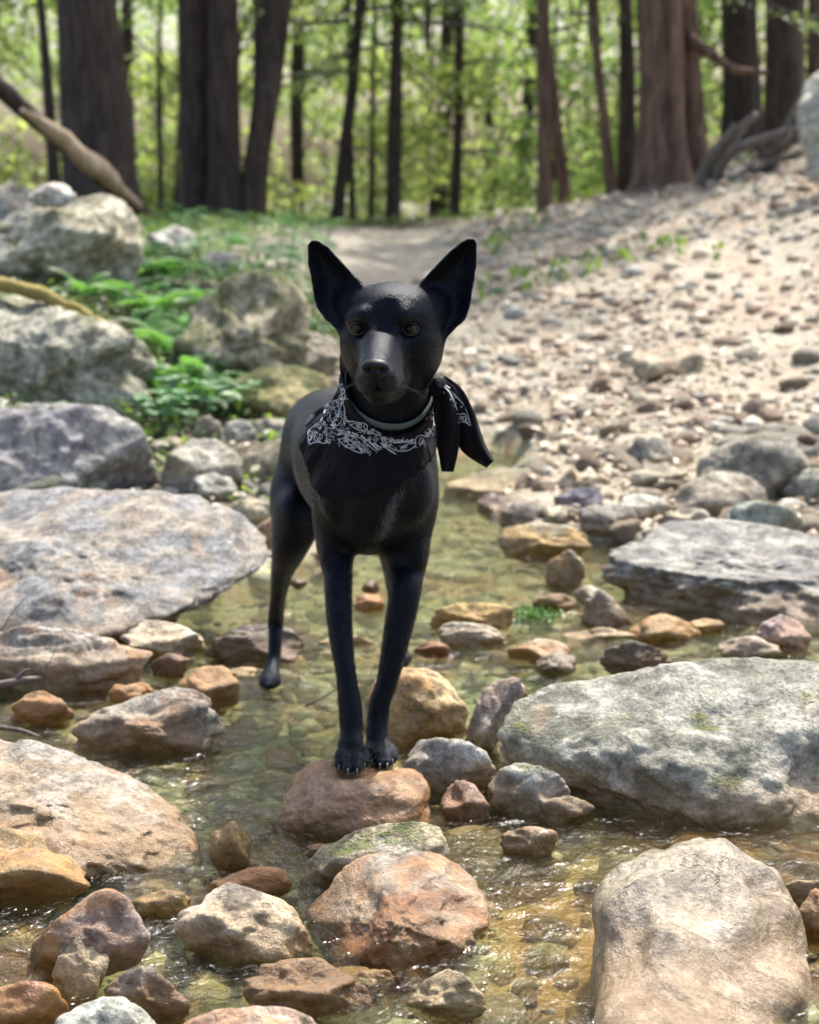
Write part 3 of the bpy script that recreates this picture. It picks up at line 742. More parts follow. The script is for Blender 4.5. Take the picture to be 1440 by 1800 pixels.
rock(ell(650, 1060, 28, 18, 47), 'glossy orange brown stone seen between the dog front legs', (.32, .13, .04), wet=1, rust=.5)
rock(ell(652, 1032, 16, 11, 48), 'tiny brown pebble behind the glossy orange stone', BROWN, wet=.5)
rock(ell(760, 1140, 32, 13, 49), 'small maroon wet stone right of the dog front leg', (.28, .10, .07), wet=1)
rock(ell(525, 1024, 17, 9, 50), 'tiny black pebble beside the dog hind leg', (.08, .06, .06), wet=1)
rock(ell(515, 1128, 20, 15, 51), 'dark ragged stone touching the hind leg', (.10, .085, .07), wet=.6)
rock(ell(610, 1130, 50, 13, 52), 'sunken straw coloured stone between the hind and front legs', (.38, .34, .22), wet=.6, lift=8)
rock(ell(425, 1185, 55, 14, 53), 'sunken yellow stone right of the tan wet stone', (.38, .31, .16), wet=.7, lift=8)
rock([(775, 880), (785, 850), (830, 832), (900, 826), (960, 838), (1000, 856), (985, 880), (900, 892), (820, 896)], 'broad olive sandy rock at the head of the pool', (.30, .26, .15), OLIVE, wet=.4, sub=5, kd=.8, lift=16, top=.3)
rock(ell(930, 848, 16, 8, 54), 'white pebble cluster stone on the olive sandy rock', PALE, wl=0)
# left middle bank stones
rock([(277, 842), (298, 800), (335, 769), (380, 771), (420, 800), (427, 838), (402, 860), (330, 868)], 'pale angular stone behind the right end of the blue grey slab', (.42, .39, .34), (.30, .27, .22), wl=0, sub=5, ang=14)
rock([(422, 830), (432, 795), (465, 770), (500, 768), (525, 795), (525, 840), (480, 860), (435, 855)], 'brown and cream stone with moss left of the dog shoulder', (.37, .31, .22), moss=.25, wl=0, sub=4)
rock([(330, 862), (345, 838), (375, 830), (410, 842), (420, 868), (380, 882), (340, 880)], 'small white broken stone at the top edge of the blue grey slab', PALE, wl=0, ang=16, sub=4)
rock([(385, 905), (410, 882), (450, 878), (490, 885), (500, 910), (450, 925), (400, 920)], 'flat straw coloured stone left of the dog flank', (.46, .39, .27), sub=4)
rock([(446, 950), (455, 922), (478, 910), (500, 925), (500, 955), (475, 965)], 'brown blocky stone under the dog flank', (.34, .22, .14), ang=14)
rock(ell(475, 865, 28, 18, 60), 'dark capped small stone behind the dog flank', (.20, .18, .16), wl=0)
rock(ell(368, 756, 26, 24, 62), 'round cream stone below the ferns', CREAM, wl=0)
rock(ell(300, 790, 35, 22, 63), 'tan stone beside the flat faced boulder', (.33, .28, .20), wl=0)
rock(ell(420, 758, 30, 20, 64), 'grey stone second below the mossy yellow boulder', GREY, wl=0)
rock([(442, 765), (450, 738), (480, 733), (512, 742), (516, 770), (480, 780)], 'pale blocky stone below the mossy yellow boulder', (.46, .41, .34), wl=0, sub=4, ang=14)
big([(305, 610), (328, 545), (375, 500), (440, 470), (505, 485), (545, 540), (552, 600), (520, 665), (430, 690), (345, 670)],
    'dark mossy boulder in the middle of the fern bank', (.42, .37, .27), (.16, .15, .08), moss=.62, wl=0, sub=5, planes=[((0, .75, -.3), .6)], amp=1.6)
big([(440, 655), (455, 615), (500, 590), (545, 582), (590, 598), (600, 640), (540, 668)], 'pale tan broken boulder behind the bandana', (.44, .38, .30), wl=0, sub=5, ang=14, amp=2)
big([(392, 700), (410, 668), (460, 645), (520, 642), (575, 660), (590, 710), (560, 745), (470, 750), (410, 730)], 'yellow green mossy boulder left of the bandana', (.38, .32, .15), (.25, .22, .08), moss=.55, wl=0, sub=5)
rock([(250, 440), (270, 405), (310, 395), (345, 412), (350, 440), (300, 455)], 'pale flat stone at the top of the fern bank', PALE, wl=0)
rock(ell(390, 465, 48, 26, 66), 'light stone behind the dark mossy boulder', (.44, .39, .33), wl=0)
big([(1400, 200), (1412, 150), (1440, 128), (1500, 120), (1560, 180), (1560, 270), (1480, 300), (1425, 285), (1408, 250)], 'white boulder at the top right edge above the root tangle', (.50, .48, .42), PALE, wl=0, sub=4, base=9.5)

# ================================================================== DOG (one continuous skin grown from a blended distance field)
def axis(segs):
    a = [segs[0][0]]
    for s, e, d in segs: a += list(np.linspace(s, e, max(1, int(round((e - s) / d))) + 1)[1:])
    return np.array(a, dtype=np.float32)
AX = axis([(-.30, -.17, .0045), (-.17, .12, .0026)])
AY = axis([(2.42, 2.86, .0028), (2.86, 3.72, .007)])
AZ = axis([(-.06, .17, .0030), (.17, .60, .0045), (.60, .94, .0026)])
Fd = np.full((len(AX), len(AY), len(AZ)), 1.0, dtype=np.float32)

def region(lo, hi):
    sl = []
    for A, l, h in zip((AX, AY, AZ), lo, hi):
        i = max(0, np.searchsorted(A, l) - 1); j = min(len(A), np.searchsorted(A, h) + 1)
        sl.append(slice(i, max(j, i + 1)))
    return tuple(sl)

def pts(sl):
    return np.meshgrid(AX[sl[0]], AY[sl[1]], AZ[sl[2]], indexing='ij')

def smin(a, b, k):
    h = np.maximum(k - np.abs(a - b), 0) / k
    return np.minimum(a, b) - h * h * k * .25

def put(sl, d, k, sub=False):
    if sub: Fd[sl] = -smin(-Fd[sl], d, k)
    else: Fd[sl] = smin(Fd[sl], d, k)

def cone(a, b, ra, rb, k=.02, sub=False):
    a = np.array(a, np.float32); b = np.array(b, np.float32); m = max(ra, rb) + k + .012
    sl = region(np.minimum(a, b) - m, np.maximum(a, b) + m)
    x, y, z = pts(sl)
    ab = b - a; L = float(ab @ ab) + 1e-12
    t = np.clip(((x - a[0]) * ab[0] + (y - a[1]) * ab[1] + (z - a[2]) * ab[2]) / L, 0, 1)
    d = np.sqrt((x - a[0] - t * ab[0]) ** 2 + (y - a[1] - t * ab[1]) ** 2 + (z - a[2] - t * ab[2]) ** 2) - (ra + (rb - ra) * t)
    put(sl, d, k, sub)

def ellip(c, r, k=.02, sub=False, rot=None):
    c = np.array(c, np.float32); r = np.array(r, np.float32); m = r.max() + k + .012
    sl = region(c - m, c + m)
    x, y, z = pts(sl)
    x = x - c[0]; y = y - c[1]; z = z - c[2]
    if rot is not None:
        R = np.array(rot)
        x, y, z = [R[0, i] * x + R[1, i] * y + R[2, i] * z for i in range(3)]
    q = np.sqrt((x / r[0]) ** 2 + (y / r[1]) ** 2 + (z / r[2]) ** 2)
    q2 = np.sqrt((x / r[0] ** 2) ** 2 + (y / r[1] ** 2) ** 2 + (z / r[2] ** 2) ** 2) + 1e-9
    put(sl, (q * (q - 1) / q2).astype(np.float32), k, sub)

def W_(px, py, y): return at_y(px, py, y)
def rp(r, y): return r * (y * cp + .3 * sp_) / FPX      # pixel radius to metres at that distance

def chain(L, k=.02):
    """L: (px,py,y,rpx) joints"""
    L = smooth_curve(L, 5 * (len(L) - 1) + 1)
    P = np.array([W_(*a[:3]) for a in L], np.float32); Rr = [rp(a[3], a[2]) for a in L]
    m = max(Rr) + k + .012
    sl = region(P.min(0) - m, P.max(0) + m)
    sub_ = np.full(Fd[sl].shape, 1.0, np.float32); o0 = [s.start for s in sl]
    for a, b, ra, rb in zip(P[:-1], P[1:], Rr[:-1], Rr[1:]):
        s2 = region(np.minimum(a, b) - max(ra, rb) - k - .012, np.maximum(a, b) + max(ra, rb) + k + .012)
        x, y, z = pts(s2); ab = b - a; LL = float(ab @ ab) + 1e-12
        t = np.clip(((x - a[0]) * ab[0] + (y - a[1]) * ab[1] + (z - a[2]) * ab[2]) / LL, 0, 1)
        dd = np.sqrt((x - a[0] - t * ab[0]) ** 2 + (y - a[1] - t * ab[1]) ** 2 + (z - a[2] - t * ab[2]) ** 2) - (ra + (rb - ra) * t)
        s3 = tuple(slice(s.start - o, s.stop - o) for s, o in zip(s2, o0))
        sub_[s3] = np.minimum(sub_[s3], dd)
    put(sl, sub_, k)

# trunk: ribcage, belly, pelvis
ellip(W_(652, 835, 2.90), (.094, .17, .118), .04)
ellip(W_(622, 815, 3.10), (.098, .20, .108), .05)
chain([(640, 800, 2.90, 95), (605, 780, 3.12, 84), (580, 765, 3.30, 72)], .05)
ellip(W_(583, 775, 3.36), (.088, .12, .095), .05)
chain([(655, 850, 2.80, 74), (655, 905, 2.83, 56), (640, 935, 2.90, 34)], .04)      # chest and keel
chain([(690, 830, 2.78, 62), (700, 870, 2.79, 52)], .03)
# neck
chain([(655, 800, 2.84, 92), (672, 740, 2.80, 76), (690, 650, 2.76, 66)], .035)
# shoulders and front legs
chain([(700, 800, 2.84, 66), (722, 870, 2.82, 50), (716, 945, 2.85, 42), (714, 1000, 2.84, 33), (713, 1036, 2.81, 28), (703, 1093, 2.80, 26), (692, 1145, 2.79, 22.5), (681, 1197, 2.78, 18.5), (669, 1232, 2.775, 18.5), (664, 1267, 2.77, 18.5), (663, 1300, 2.755, 19)], .018)
cone(W_(728, 1035, 2.86), W_(722, 1052, 2.86), .013, .011, .02)
chain([(606, 800, 2.84, 62), (594, 880, 2.82, 46), (590, 950, 2.84, 36), (594, 990, 2.82, 27), (595, 1043, 2.79, 24), (597, 1093, 2.77, 22), (603, 1145, 2.75, 19), (610, 1195, 2.735, 18), (616, 1245, 2.725, 20.5), (618, 1284, 2.715, 20.5), (617, 1308, 2.70, 22)], .018)
# hind legs
chain([(560, 800, 3.36, 66), (530, 870, 3.32, 56), (520, 925, 3.27, 42), (508, 965, 3.28, 31), (495, 1010, 3.36, 19), (488, 1060, 3.45, 14), (485, 1092, 3.49, 14.5), (484, 1125, 3.47, 12.5), (481, 1160, 3.45, 12.5), (476, 1186, 3.42, 15)], .022)
cone(W_(486, 1088, 3.515), W_(486, 1098, 3.515), .012, .012, .012)
chain([(610, 800, 3.38, 60), (650, 880, 3.34, 50), (680, 930, 3.30, 34), (690, 990, 3.38, 20), (697, 1060, 3.55, 14), (701, 1110, 3.55, 12), (704, 1148, 3.52, 12)], .022)
# tail hanging behind
chain([(590, 740, 3.46, 22), (592, 800, 3.54, 18), (592, 880, 3.58, 12), (590, 930, 3.60, 6)], .02)

# muscle: point of shoulder, upper arm, forearm, breast
ellip(W_(728, 862, 2.775), (.030, .034, .052), .010)
ellip(W_(592, 862, 2.775), (.030, .034, .050), .010)
ellip(W_(664, 892, 2.765), (.034, .030, .048), .012)
ellip(W_(733, 965, 2.83), (.018, .026, .042), .010)
ellip(W_(578, 965, 2.82), (.014, .024, .038), .010)
ellip(W_(514, 905, 3.27), (.030, .05, .055), .014)
# paws: heel pad, four toes each with knuckle bend
def paw(cx, cy, y0, toes, s=1.0):
    c = W_(cx, cy, y0)
    ellip(c, (.0215 * s, .026 * s, .017 * s), .012)
    for (tx, ty, ty2, kx, ky, ky2) in toes:
        knu = W_(kx, ky, ky2); tip = W_(tx, ty, ty2)
        mid = (knu * .45 + tip * .55) + np.array([0, 0, .0045 * s])
        cone(c, knu, .012 * s, .0088 * s, .008)
        cone(knu, mid, .0088 * s, .0088 * s, .003)
        cone(mid, tip, .0088 * s, .0075 * s, .003)
PAWA = [(597, 1343, 2.663, 601, 1326, 2.69), (612, 1350, 2.642, 612, 1325, 2.68), (628, 1351, 2.640, 626, 1325, 2.68), (641, 1341, 2.662, 637, 1324, 2.69)]
PAWB = [(654, 1334, 2.705, 654, 1316, 2.735), (668, 1341, 2.690, 667, 1318, 2.725), (681, 1341, 2.690, 678, 1319, 2.725), (690, 1334, 2.705, 686, 1318, 2.735)]
paw(617, 1328, 2.705, PAWA)
paw(667, 1320, 2.745, PAWB)
paw(474, 1196, 3.40, [(463, 1202, 3.365, 466, 1192, 3.39), (471, 1205, 3.355, 472, 1191, 3.385), (480, 1205, 3.355, 479, 1191, 3.385), (487, 1201, 3.365, 484, 1192, 3.39)])
paw(705, 1158, 3.50, [(698, 1166, 3.47, 700, 1156, 3.49), (705, 1168, 3.46, 705, 1156, 3.485), (712, 1167, 3.47, 710, 1156, 3.49)])

# ---- head
ellip(W_(689, 572, 2.755), (.073, .092, .061), .03)
ellip(W_(690, 548, 2.72), (.060, .060, .040), .03)
ellip(W_(690, 622, 2.745), (.068, .07, .048), .035)            # cheeks and jaw base
ellip(W_(734, 608, 2.725), (.030, .05, .036), .03)
ellip(W_(642, 606, 2.725), (.030, .05, .036), .03)
cone(W_(673, 590, 2.69), W_(661, 640, 2.572), .030, .0215, .016)     # bridge and muzzle
cone(W_(671, 628, 2.66), W_(664, 664, 2.555), .036, .0265, .014)
cone(W_(648, 668, 2.605), W_(650, 674, 2.560), .0200, .0165, .010)     # lips
cone(W_(686, 668, 2.605), W_(679, 674, 2.560), .0205, .0165, .010)
cone(W_(680, 668, 2.68), W_(667, 692, 2.580), .034, .0155, .012)     # lower jaw
ellip(W_(667, 695, 2.572), (.016, .014, .010), .010)
ellip(W_(660, 646, 2.545), (.0185, .013, .014), .006)                  # nose pad base
# brows and stop
cone(W_(640, 556, 2.672), W_(622, 560, 2.69), .014, .012, .012)
cone(W_(708, 556, 2.668), W_(730, 560, 2.69), .014, .012, .012)
cone(W_(681, 540, 2.655), W_(676, 582, 2.650), .006, .007, .022, sub=True)
# eye hollows
EYES = [W_(629, 579, 2.671), W_(722, 580, 2.669)]
for e, s in zip(EYES, (-1, 1)):
    ellip(e + np.array([0, -.008, -.001]), (.0160, .012, .0115), .008, sub=True)
    ellip(e + np.array([0, -.002, 0]), (.0120, .014, .0102), .003, sub=True)
# nostrils, mouth line
for s in (-1, 1):
    ellip(W_(660 + s * 10, 649, 2.534), (.0040, .008, .0032), .003, sub=True)
cone(W_(661, 664, 2.530), W_(663, 678, 2.533), .0015, .0015, .004, sub=True)
for s, x1 in ((-1, 632), (1, 706)):
    cone(W_(664, 683, 2.535), W_((664 + x1) / 2, 690, 2.555), .0018, .0024, .004, sub=True)
    cone(W_((664 + x1) / 2, 690, 2.555), W_(x1, 676, 2.60), .0024, .0022, .004, sub=True)

# ---- ears: cupped blades with a thick root
def ear(poly, y0, lean, cup, t0=.0042):
    P = np.array([W_(a, b, y0) for a, b in poly])[:, [0, 2]].astype(np.float32)
    lo = P.min(0) - .02; hi = P.max(0) + .02
    sl = region((lo[0], y0 - .06, lo[1]), (hi[0], y0 + .09, hi[1]))
    x, y, z = pts(sl)
    x2, z2 = x[:, 0, :], z[:, 0, :]
    d = np.full(x2.shape, 1e9, np.float32); ins = np.zeros(x2.shape, bool)
    for a, b in zip(P, np.roll(P, -1, 0)):
        e = b - a; t = np.clip(((x2 - a[0]) * e[0] + (z2 - a[1]) * e[1]) / (e @ e), 0, 1)
        d = np.minimum(d, np.hypot(x2 - a[0] - t * e[0], z2 - a[1] - t * e[1]))
        c = (a[1] > z2) != (b[1] > z2)
        with np.errstate(divide='ignore', invalid='ignore'):
            xi = a[0] + (z2 - a[1]) * e[0] / (e[1] if abs(e[1]) > 1e-9 else 1e-9)
        ins ^= c & (x2 < xi)
    sd = np.where(ins, -d, d)
    zb, zt = P[:, 1].min(), P[:, 1].max()
    inner = np.clip(-sd / .030, 0, 1)
    w0 = y0 + lean * (z2 - zb) / (zt - zb) + cup * (inner * (2 - inner)) 
    th = t0 + .006 * (1 - sstep(zb, zb + .06, z2))
    dd = np.maximum(sd[:, None, :] + .003, np.abs(y - w0[:, None, :]) / 1.25 - th[:, None, :]) - .0028
    put(sl, dd.astype(np.float32), .010)
ear([(540, 431), (547, 423), (558, 423), (575, 433), (598, 458), (622, 484), (637, 502), (646, 530), (640, 562), (618, 585), (600, 585), (590, 574), (572, 560), (560, 545), (553, 528), (549, 500), (541, 465)], 2.735, .012, .030)
ear([(839, 430), (836, 421), (826, 418), (812, 425), (790, 443), (760, 474), (742, 494), (732, 508), (728, 535), (735, 575), (755, 600), (776, 606), (787, 590), (806, 572), (818, 562), (826, 540), (830, 515), (838, 470)], 2.735, .012, .030)
ellip(W_(625, 545, 2.755), (.032, .03, .036), .022)
ellip(W_(752, 550, 2.755), (.032, .03, .036), .022)

# ---- surface nets on the uneven grid
def nets(Fv_, ax, ay, az):
    s = Fv_ < 0
    nx, ny, nz = s.shape
    cnt = sum(s[i:nx - 1 + i, j:ny - 1 + j, k:nz - 1 + k].astype(np.int8) for i in (0, 1) for j in (0, 1) for k in (0, 1))
    act = (cnt > 0) & (cnt < 8)
    I, J, K = np.nonzero(act)
    idx = np.full(act.shape, -1, np.int32); idx[I, J, K] = np.arange(len(I))
    acc = np.zeros((len(I), 3)); c = np.zeros(len(I))
    corners = [(i, j, k) for i in (0, 1) for j in (0, 1) for k in (0, 1)]
    A = (ax, ay, az)
    def co(i, j, k): return np.stack([ax[I + i], ay[J + j], az[K + k]], -1)
    for a in corners:
        for d in range(3):
            if a[d]: continue
            b = list(a); b[d] = 1
            fa = Fv_[I + a[0], J + a[1], K + a[2]]; fb = Fv_[I + b[0], J + b[1], K + b[2]]
            m = (fa < 0) != (fb < 0)
            t = np.where(m, fa / np.where(fa == fb, 1, fa - fb), 0)
            p = co(*a) + t[:, None] * (co(*b) - co(*a))
            acc[m] += p[m]; c[m] += 1
    V = acc / c[:, None]
    quads = []
    for d in range(3):
        n = [nx, ny, nz]
        sl0 = [slice(1, n[q] - 1) for q in range(3)]; sl1 = list(sl0)
        sl0[d] = slice(0, n[d] - 1); sl1[d] = slice(1, n[d])
        s0 = s[tuple(sl0)]; s1 = s[tuple(sl1)]
        e = np.argwhere(s0 != s1)
        flip = s0[tuple(e.T)]
        off = [0 if q == d else 1 for q in range(3)]
        e = e + off
        u, v = (d + 1) % 3, (d + 2) % 3
        def cell(du, dv):
            q = e.copy(); q[:, u] -= du; q[:, v] -= dv
            return idx[q[:, 0], q[:, 1], q[:, 2]]
        q = np.stack([cell(1, 1), cell(0, 1), cell(0, 0), cell(1, 0)], -1)
        q[~flip] = q[~flip][:, ::-1]
        quads.append(q)
    return V, np.concatenate(quads)

def relax(V, Q, it, lam=.5):
    E = np.concatenate([Q[:, [0, 1]], Q[:, [1, 2]], Q[:, [2, 3]], Q[:, [3, 0]]])
    for s in range(it):
        l = lam if s % 2 == 0 else -lam * 1.04
        acc = np.zeros_like(V); c = np.bincount(E.ravel(), minlength=len(V))
        for a in range(3):
            acc[:, a] = np.bincount(E[:, 0], V[E[:, 1], a], len(V)) + np.bincount(E[:, 1], V[E[:, 0], a], len(V))
        V = V + l * (acc / c[:, None] - V)
    return V
DV, DQ = nets(Fd, AX, AY, AZ)
DV = relax(DV, DQ, 6)

def vnormals(V, Q):
    n = np.cross(V[Q[:, 2]] - V[Q[:, 0]], V[Q[:, 3]] - V[Q[:, 1]])
    N = np.zeros_like(V)
    for k in range(4):
        for a in range(3): N[:, a] += np.bincount(Q[:, k], n[:, a], len(V))
    return N / (np.linalg.norm(N, axis=1)[:, None] + 1e-12)
DN = vnormals(DV, DQ)
# muscle and skin unevenness
DV = DV + DN * (.0008 * fbm(DV * 20, 3))[:, None] * sstep(.70, .60, DV[:, 2])[:, None]
del Fd

def make_fur():
    t = NT('black coat')
    tc = t.n('NewGeometry').outputs['Position']
    v = t.n('VectorMath', operation='MULTIPLY', i_0=tc, i_1=(1, 1, .22)).outputs[0]
    n = t.noise(v, 420, 3, .6, .4); n2 = t.noise(tc, 22, 4, .6)
    c = t.mix(t.mr(n, .3, .7), (.0018, .0022, .0034, 1), (.0042, .0050, .0085, 1))
    h = t.math('ADD', n, t.math('MULTIPLY', n2, .9))
    nz = t.n('NewGeometry')
    p = t.princ(Base_Color=c, Roughness=.26, Specular_IOR_Level=.165, Sheen_Weight=.03, Sheen_Roughness=.4, Normal=t.bump(h, .0016))
    p.inputs['Sheen Tint'].default_value = (.62, .72, 1, 1)
    p.inputs['Specular Tint'].default_value = (.72, .84, 1.0, 1)
    return t.m
M_fur = make_fur()
M_eye = make_plain('eye', (.006, .003, .002, 1), .03, .6)
def make_eyeball():
    t = NT('eyeball')
    t.princ(Base_Color=t.n('Attribute', attribute_name='Col').outputs['Color'], Roughness=.03, Specular_IOR_Level=.26)
    return t.m
M_eyeball = make_eyeball()
M_nose = make_plain('nose leather', (.003, .003, .0035, 1), .38, .22, bumpsc=500, bd=.0006)
M_lid = make_plain('eyelid skin', (.012, .013, .017, 1), .32, .5)
M_claw = make_plain('claw horn', (.05, .047, .045, 1), .25, .6)
M_collar = make_plain('teal collar webbing', (.055, .085, .092, 1), .6, bumpsc=300, bd=.0006)

root = bpy.data.objects.new('dog', None); C.objects.link(root)
root.location = (-.05, 2.72, .085)
tag(root, 'black short haired dog with big upright ears standing in the stream', 'dog')
def kid(name, V, Fc, mat, smooth=True, parent=None):
    me = mesh(name, np.asarray(V) - np.array(root.location), Fc, smooth)
    return link(name, me, mat, parent or root)
kid('body', DV, DQ, M_fur)
DB = BVHTree.FromPolygons([tuple(v) for v in DV], [tuple(int(i) for i in q) for q in DQ])

# eyes: ball plus rim of the lids
for e, s in zip(EYES, (-1, 1)):
    D, Fc = ico(4)
    r = .0124
    c = e + np.array([0, .0075, .0])
    V = D * (r, r, r) + c
    # cornea bulge towards the lens
    dirc = (CAM + np.array([-.1 * s * 0, 0, 0])) - c; dirc /= np.linalg.norm(dirc)
    V = V + dirc * (.0014 * sstep(.80, 1, D @ dirc))[:, None]
    ob = kid('eye', V, Fc, M_eyeball)
    q = D @ dirc
    cc_ = np.where((q > .945)[:, None], (.0008, .0008, .001), np.where((q > .66)[:, None], (.020, .010, .005), (.002, .0015, .001)))
    setcol(ob.data, cc_)
    A1 = np.cross(dirc, [0, 0, 1.]); A1 /= np.linalg.norm(A1); B1 = np.cross(A1, dirc)
    V, F = tube([c + dirc * (.0092 - .0028 * math.cos(t_) ** 2) + A1 * .0116 * math.cos(t_) + B1 * (.0092 * math.sin(t_) + .0006) for t_ in np.linspace(0, 2 * math.pi, 33)], .0013, 8, False)
    kid('eyelid', V, F, M_lid)
# nose leather
D, Fc = ico(4)
P = D.copy()
P[:, 0] *= .0215 * (1 - .22 * (D[:, 2] < 0) * -D[:, 2]); P[:, 1] *= .0135; P[:, 2] *= .0150
nc = W_(660, 648, 2.529)
for s in (-1, 1):
    dd = ((P[:, 0] - s * .0088) / .0050) ** 2 + ((P[:, 2] + .0012) / .0038) ** 2
    P[:, 1] += np.where(P[:, 1] < 0, .0090 * np.exp(-dd * 1.3), 0)
P[:, 1] += np.where(P[:, 1] < 0, .0028 * np.exp(-(P[:, 0] / .0012) ** 2) * (P[:, 2] < .003), 0)
kid('nose', P + nc, Fc, M_nose)
# claws
for toes, sc in ((PAWA, 1), (PAWB, 1)):
    for t_ in toes:
        p = W_(*t_[:3])
        pt = np.array([p + (0, -.004, .001), p + (0, -.0095, .0005), p + (0, -.0135, -.0035), p + (0, -.0155, -.0075)])
        V, Fc = tube(pt, [.0024, .0021, .0015, .0005], 8)
        kid('claw', V, Fc, M_claw)
# whiskers
b = Bag()
for s, n in ((1, 5), (-1, 4)):
    for k in range(n):
        p0 = W_(663 + s * 26, 668 + (k % 3) * 6, 2.575 + .006 * (k // 3)) 
        d = np.array([s * (.035 + .004 * k), .012 + .003 * (k % 4), -.008 + .008 * (k % 3) - .003 * k])
        tt = np.linspace(0, 1, 6)[:, None]
        pt = p0 + d * tt + np.array([0, 0, -.012]) * tt ** 2
        V, Fc = tube(pt, np.linspace(.00013, .00005, 6), 4); b.add(V - np.array(root.location), Fc)
wk = b.build('whiskers', M_claw, root)

# ---- short coat: thin hair blades lying along the body, denser on chest and rims
def hairs(name, n, sel, length, flow, mat, seed, width=.00035, lift=.25):
    r = np.random.default_rng(seed)
    w = sel(DV, DN).astype(float)
    tri = DQ
    area = np.linalg.norm(np.cross(DV[tri[:, 2]] - DV[tri[:, 0]], DV[tri[:, 3]] - DV[tri[:, 1]]), axis=1)
    pw = area * w[tri[:, 0]]; pw /= pw.sum()
    f = r.choice(len(tri), n, p=pw)
    u = r.random((n, 2))
    q = DV[tri[f]]
    p = (q[:, 0] * ((1 - u[:, 0]) * (1 - u[:, 1]))[:, None] + q[:, 1] * (u[:, 0] * (1 - u[:, 1]))[:, None]
         + q[:, 2] * (u[:, 0] * u[:, 1])[:, None] + q[:, 3] * ((1 - u[:, 0]) * u[:, 1])[:, None])
    nn = DN[tri[f, 0]]
    fl = flow(p) + r.normal(size=(n, 3)) * .16
    fl -= nn * (fl * nn).sum(1)[:, None]; fl /= np.linalg.norm(fl, axis=1)[:, None] + 1e-9
    d = fl * (1 - lift) + nn * lift * r.uniform(.4, 1.5, (n, 1))
    d /= np.linalg.norm(d, axis=1)[:, None]
    L = length * r.uniform(.6, 1.3, (n, 1))
    side = np.cross(d, nn); side /= np.linalg.norm(side, axis=1)[:, None] + 1e-9
    side = side * width
    V = np.stack([p - side - nn * .0005, p + side - nn * .0005, p + d * L * .55 + side * .7 + nn * .0003, p + d * L * .55 - side * .7 + nn * .0003, p + d * L - nn * .0012 * L / .01], 1).reshape(-1, 3)
    a = np.arange(n)[:, None] * 5
    T = np.concatenate([a + [0, 1, 2], a + [0, 2, 3], a + [3, 2, 4]])
    o = kid(name, V, T, mat); o['kind'] = 'stuff'
    return o
def flow(p):
    f = np.zeros_like(p); f[:] = (0, .5, -1.0)
    head = sstep(.66, .70, p[:, 2])[:, None]
    nose = W_(660, 640, 2.53); a = p - nose
    return f * (1 - head) + head * (a / (np.linalg.norm(a, axis=1)[:, None] + 1e-6) + np.array([0, .25, .1]))
hairs('coat_hair', 120000, lambda V, N: (N[:, 1] < .5) * np.where(V[:, 1] < 3.0, 1.0, .45) * np.where(V[:, 2] > .68, 0, 1.0), .0065, flow, M_fur, 1)
hairs('face_hair', 45000, lambda V, N: (N[:, 1] < .5) * (V[:, 2] > .68) * (V[:, 2] < .835) * (np.hypot(V[:, 0] - W_(660, 648, 2.53)[0], (V[:, 2] - W_(660, 648, 2.53)[2])) > .024), .0040, flow, M_fur, 3, .00028, .10)
tx, ty_, tz_ = W_(687, 900, 2.76)
M_tuft = make_plain('grey hair', (.075, .085, .105, 1), .5)
hairs('chest_tuft', 700, lambda V, N: np.exp(-((V[:, 0] - tx - .35 * (V[:, 2] - tz_)) / .007) ** 2 - ((V[:, 2] - tz_) / .030) ** 2) * (N[:, 1] < 0) * (V[:, 1] < 2.84), .015,
      lambda p: np.tile(np.array([-.25, -.1, -1.0]), (len(p), 1)), M_tuft, 5, .00022, .16)

# ================================================================== COLLAR and BANDANA
n0 = W_(655, 805, 2.86); n1 = W_(690, 655, 2.765)
axn = (n1 - n0) / np.linalg.norm(n1 - n0)
ex = np.array([1.0, 0, 0]); ex -= axn * (ex @ axn); ex /= np.linalg.norm(ex)
ey = np.cross(axn, ex)                      # points back/up
if ey[1] < 0: ey = -ey
def around(theta, s, off, maxr=.16, tiltv=0.0):
    """point on the skin seen from the neck axis, at height s along it (metres above n0), raised by off"""
    d = math.cos(theta) * ex - math.sin(theta) * ey      # theta=90deg faces the camera
    c = n0 + axn * s
    o = c + d * maxr
    h, nn, i, dist = DB.ray_cast(Vector(o), Vector(-d), maxr)
    r = .05 if h is None else np.linalg.norm(np.array(h) - c)
    return c, d, r + off

def lay(name, s_of, off_of, nt, nu, mat, width_of, maxr=.16, smooth=3):
    """ring or cape of cloth around the neck: rows u from upper edge down"""
    R = np.zeros((nt, nu)); Cn = np.zeros((nt, nu, 3)); Dn = np.zeros((nt, nu, 3))
    for i in range(nt):
        th = 2 * math.pi * i / nt
        for j in range(nu):
            u = j / (nu - 1)
            c, d, r = around(th, s_of(th) - u * width_of(th), off_of(th, u), maxr)
            R[i, j] = r; Cn[i, j] = c; Dn[i, j] = d
    for _ in range(smooth):
        Rb = (np.roll(R, 1, 0) + np.roll(R, -1, 0) + R * 2) / 4
        Rb[:, 1:-1] = (Rb[:, :-2] + Rb[:, 2:] + 2 * Rb[:, 1:-1]) / 4
        R = np.maximum(R, Rb) * .5 + Rb * .5
    return R, Cn, Dn

def ringmesh(P, closed_thick=.0012):
    nt, nu = P.shape[:2]
    V = P.reshape(-1, 3)
    F = []
    for i in range(nt):
        for j in range(nu - 1):
            a = i * nu + j; b_ = ((i + 1) % nt) * nu + j
            F.append((a, b_, b_ + 1, a + 1))
    return V, F
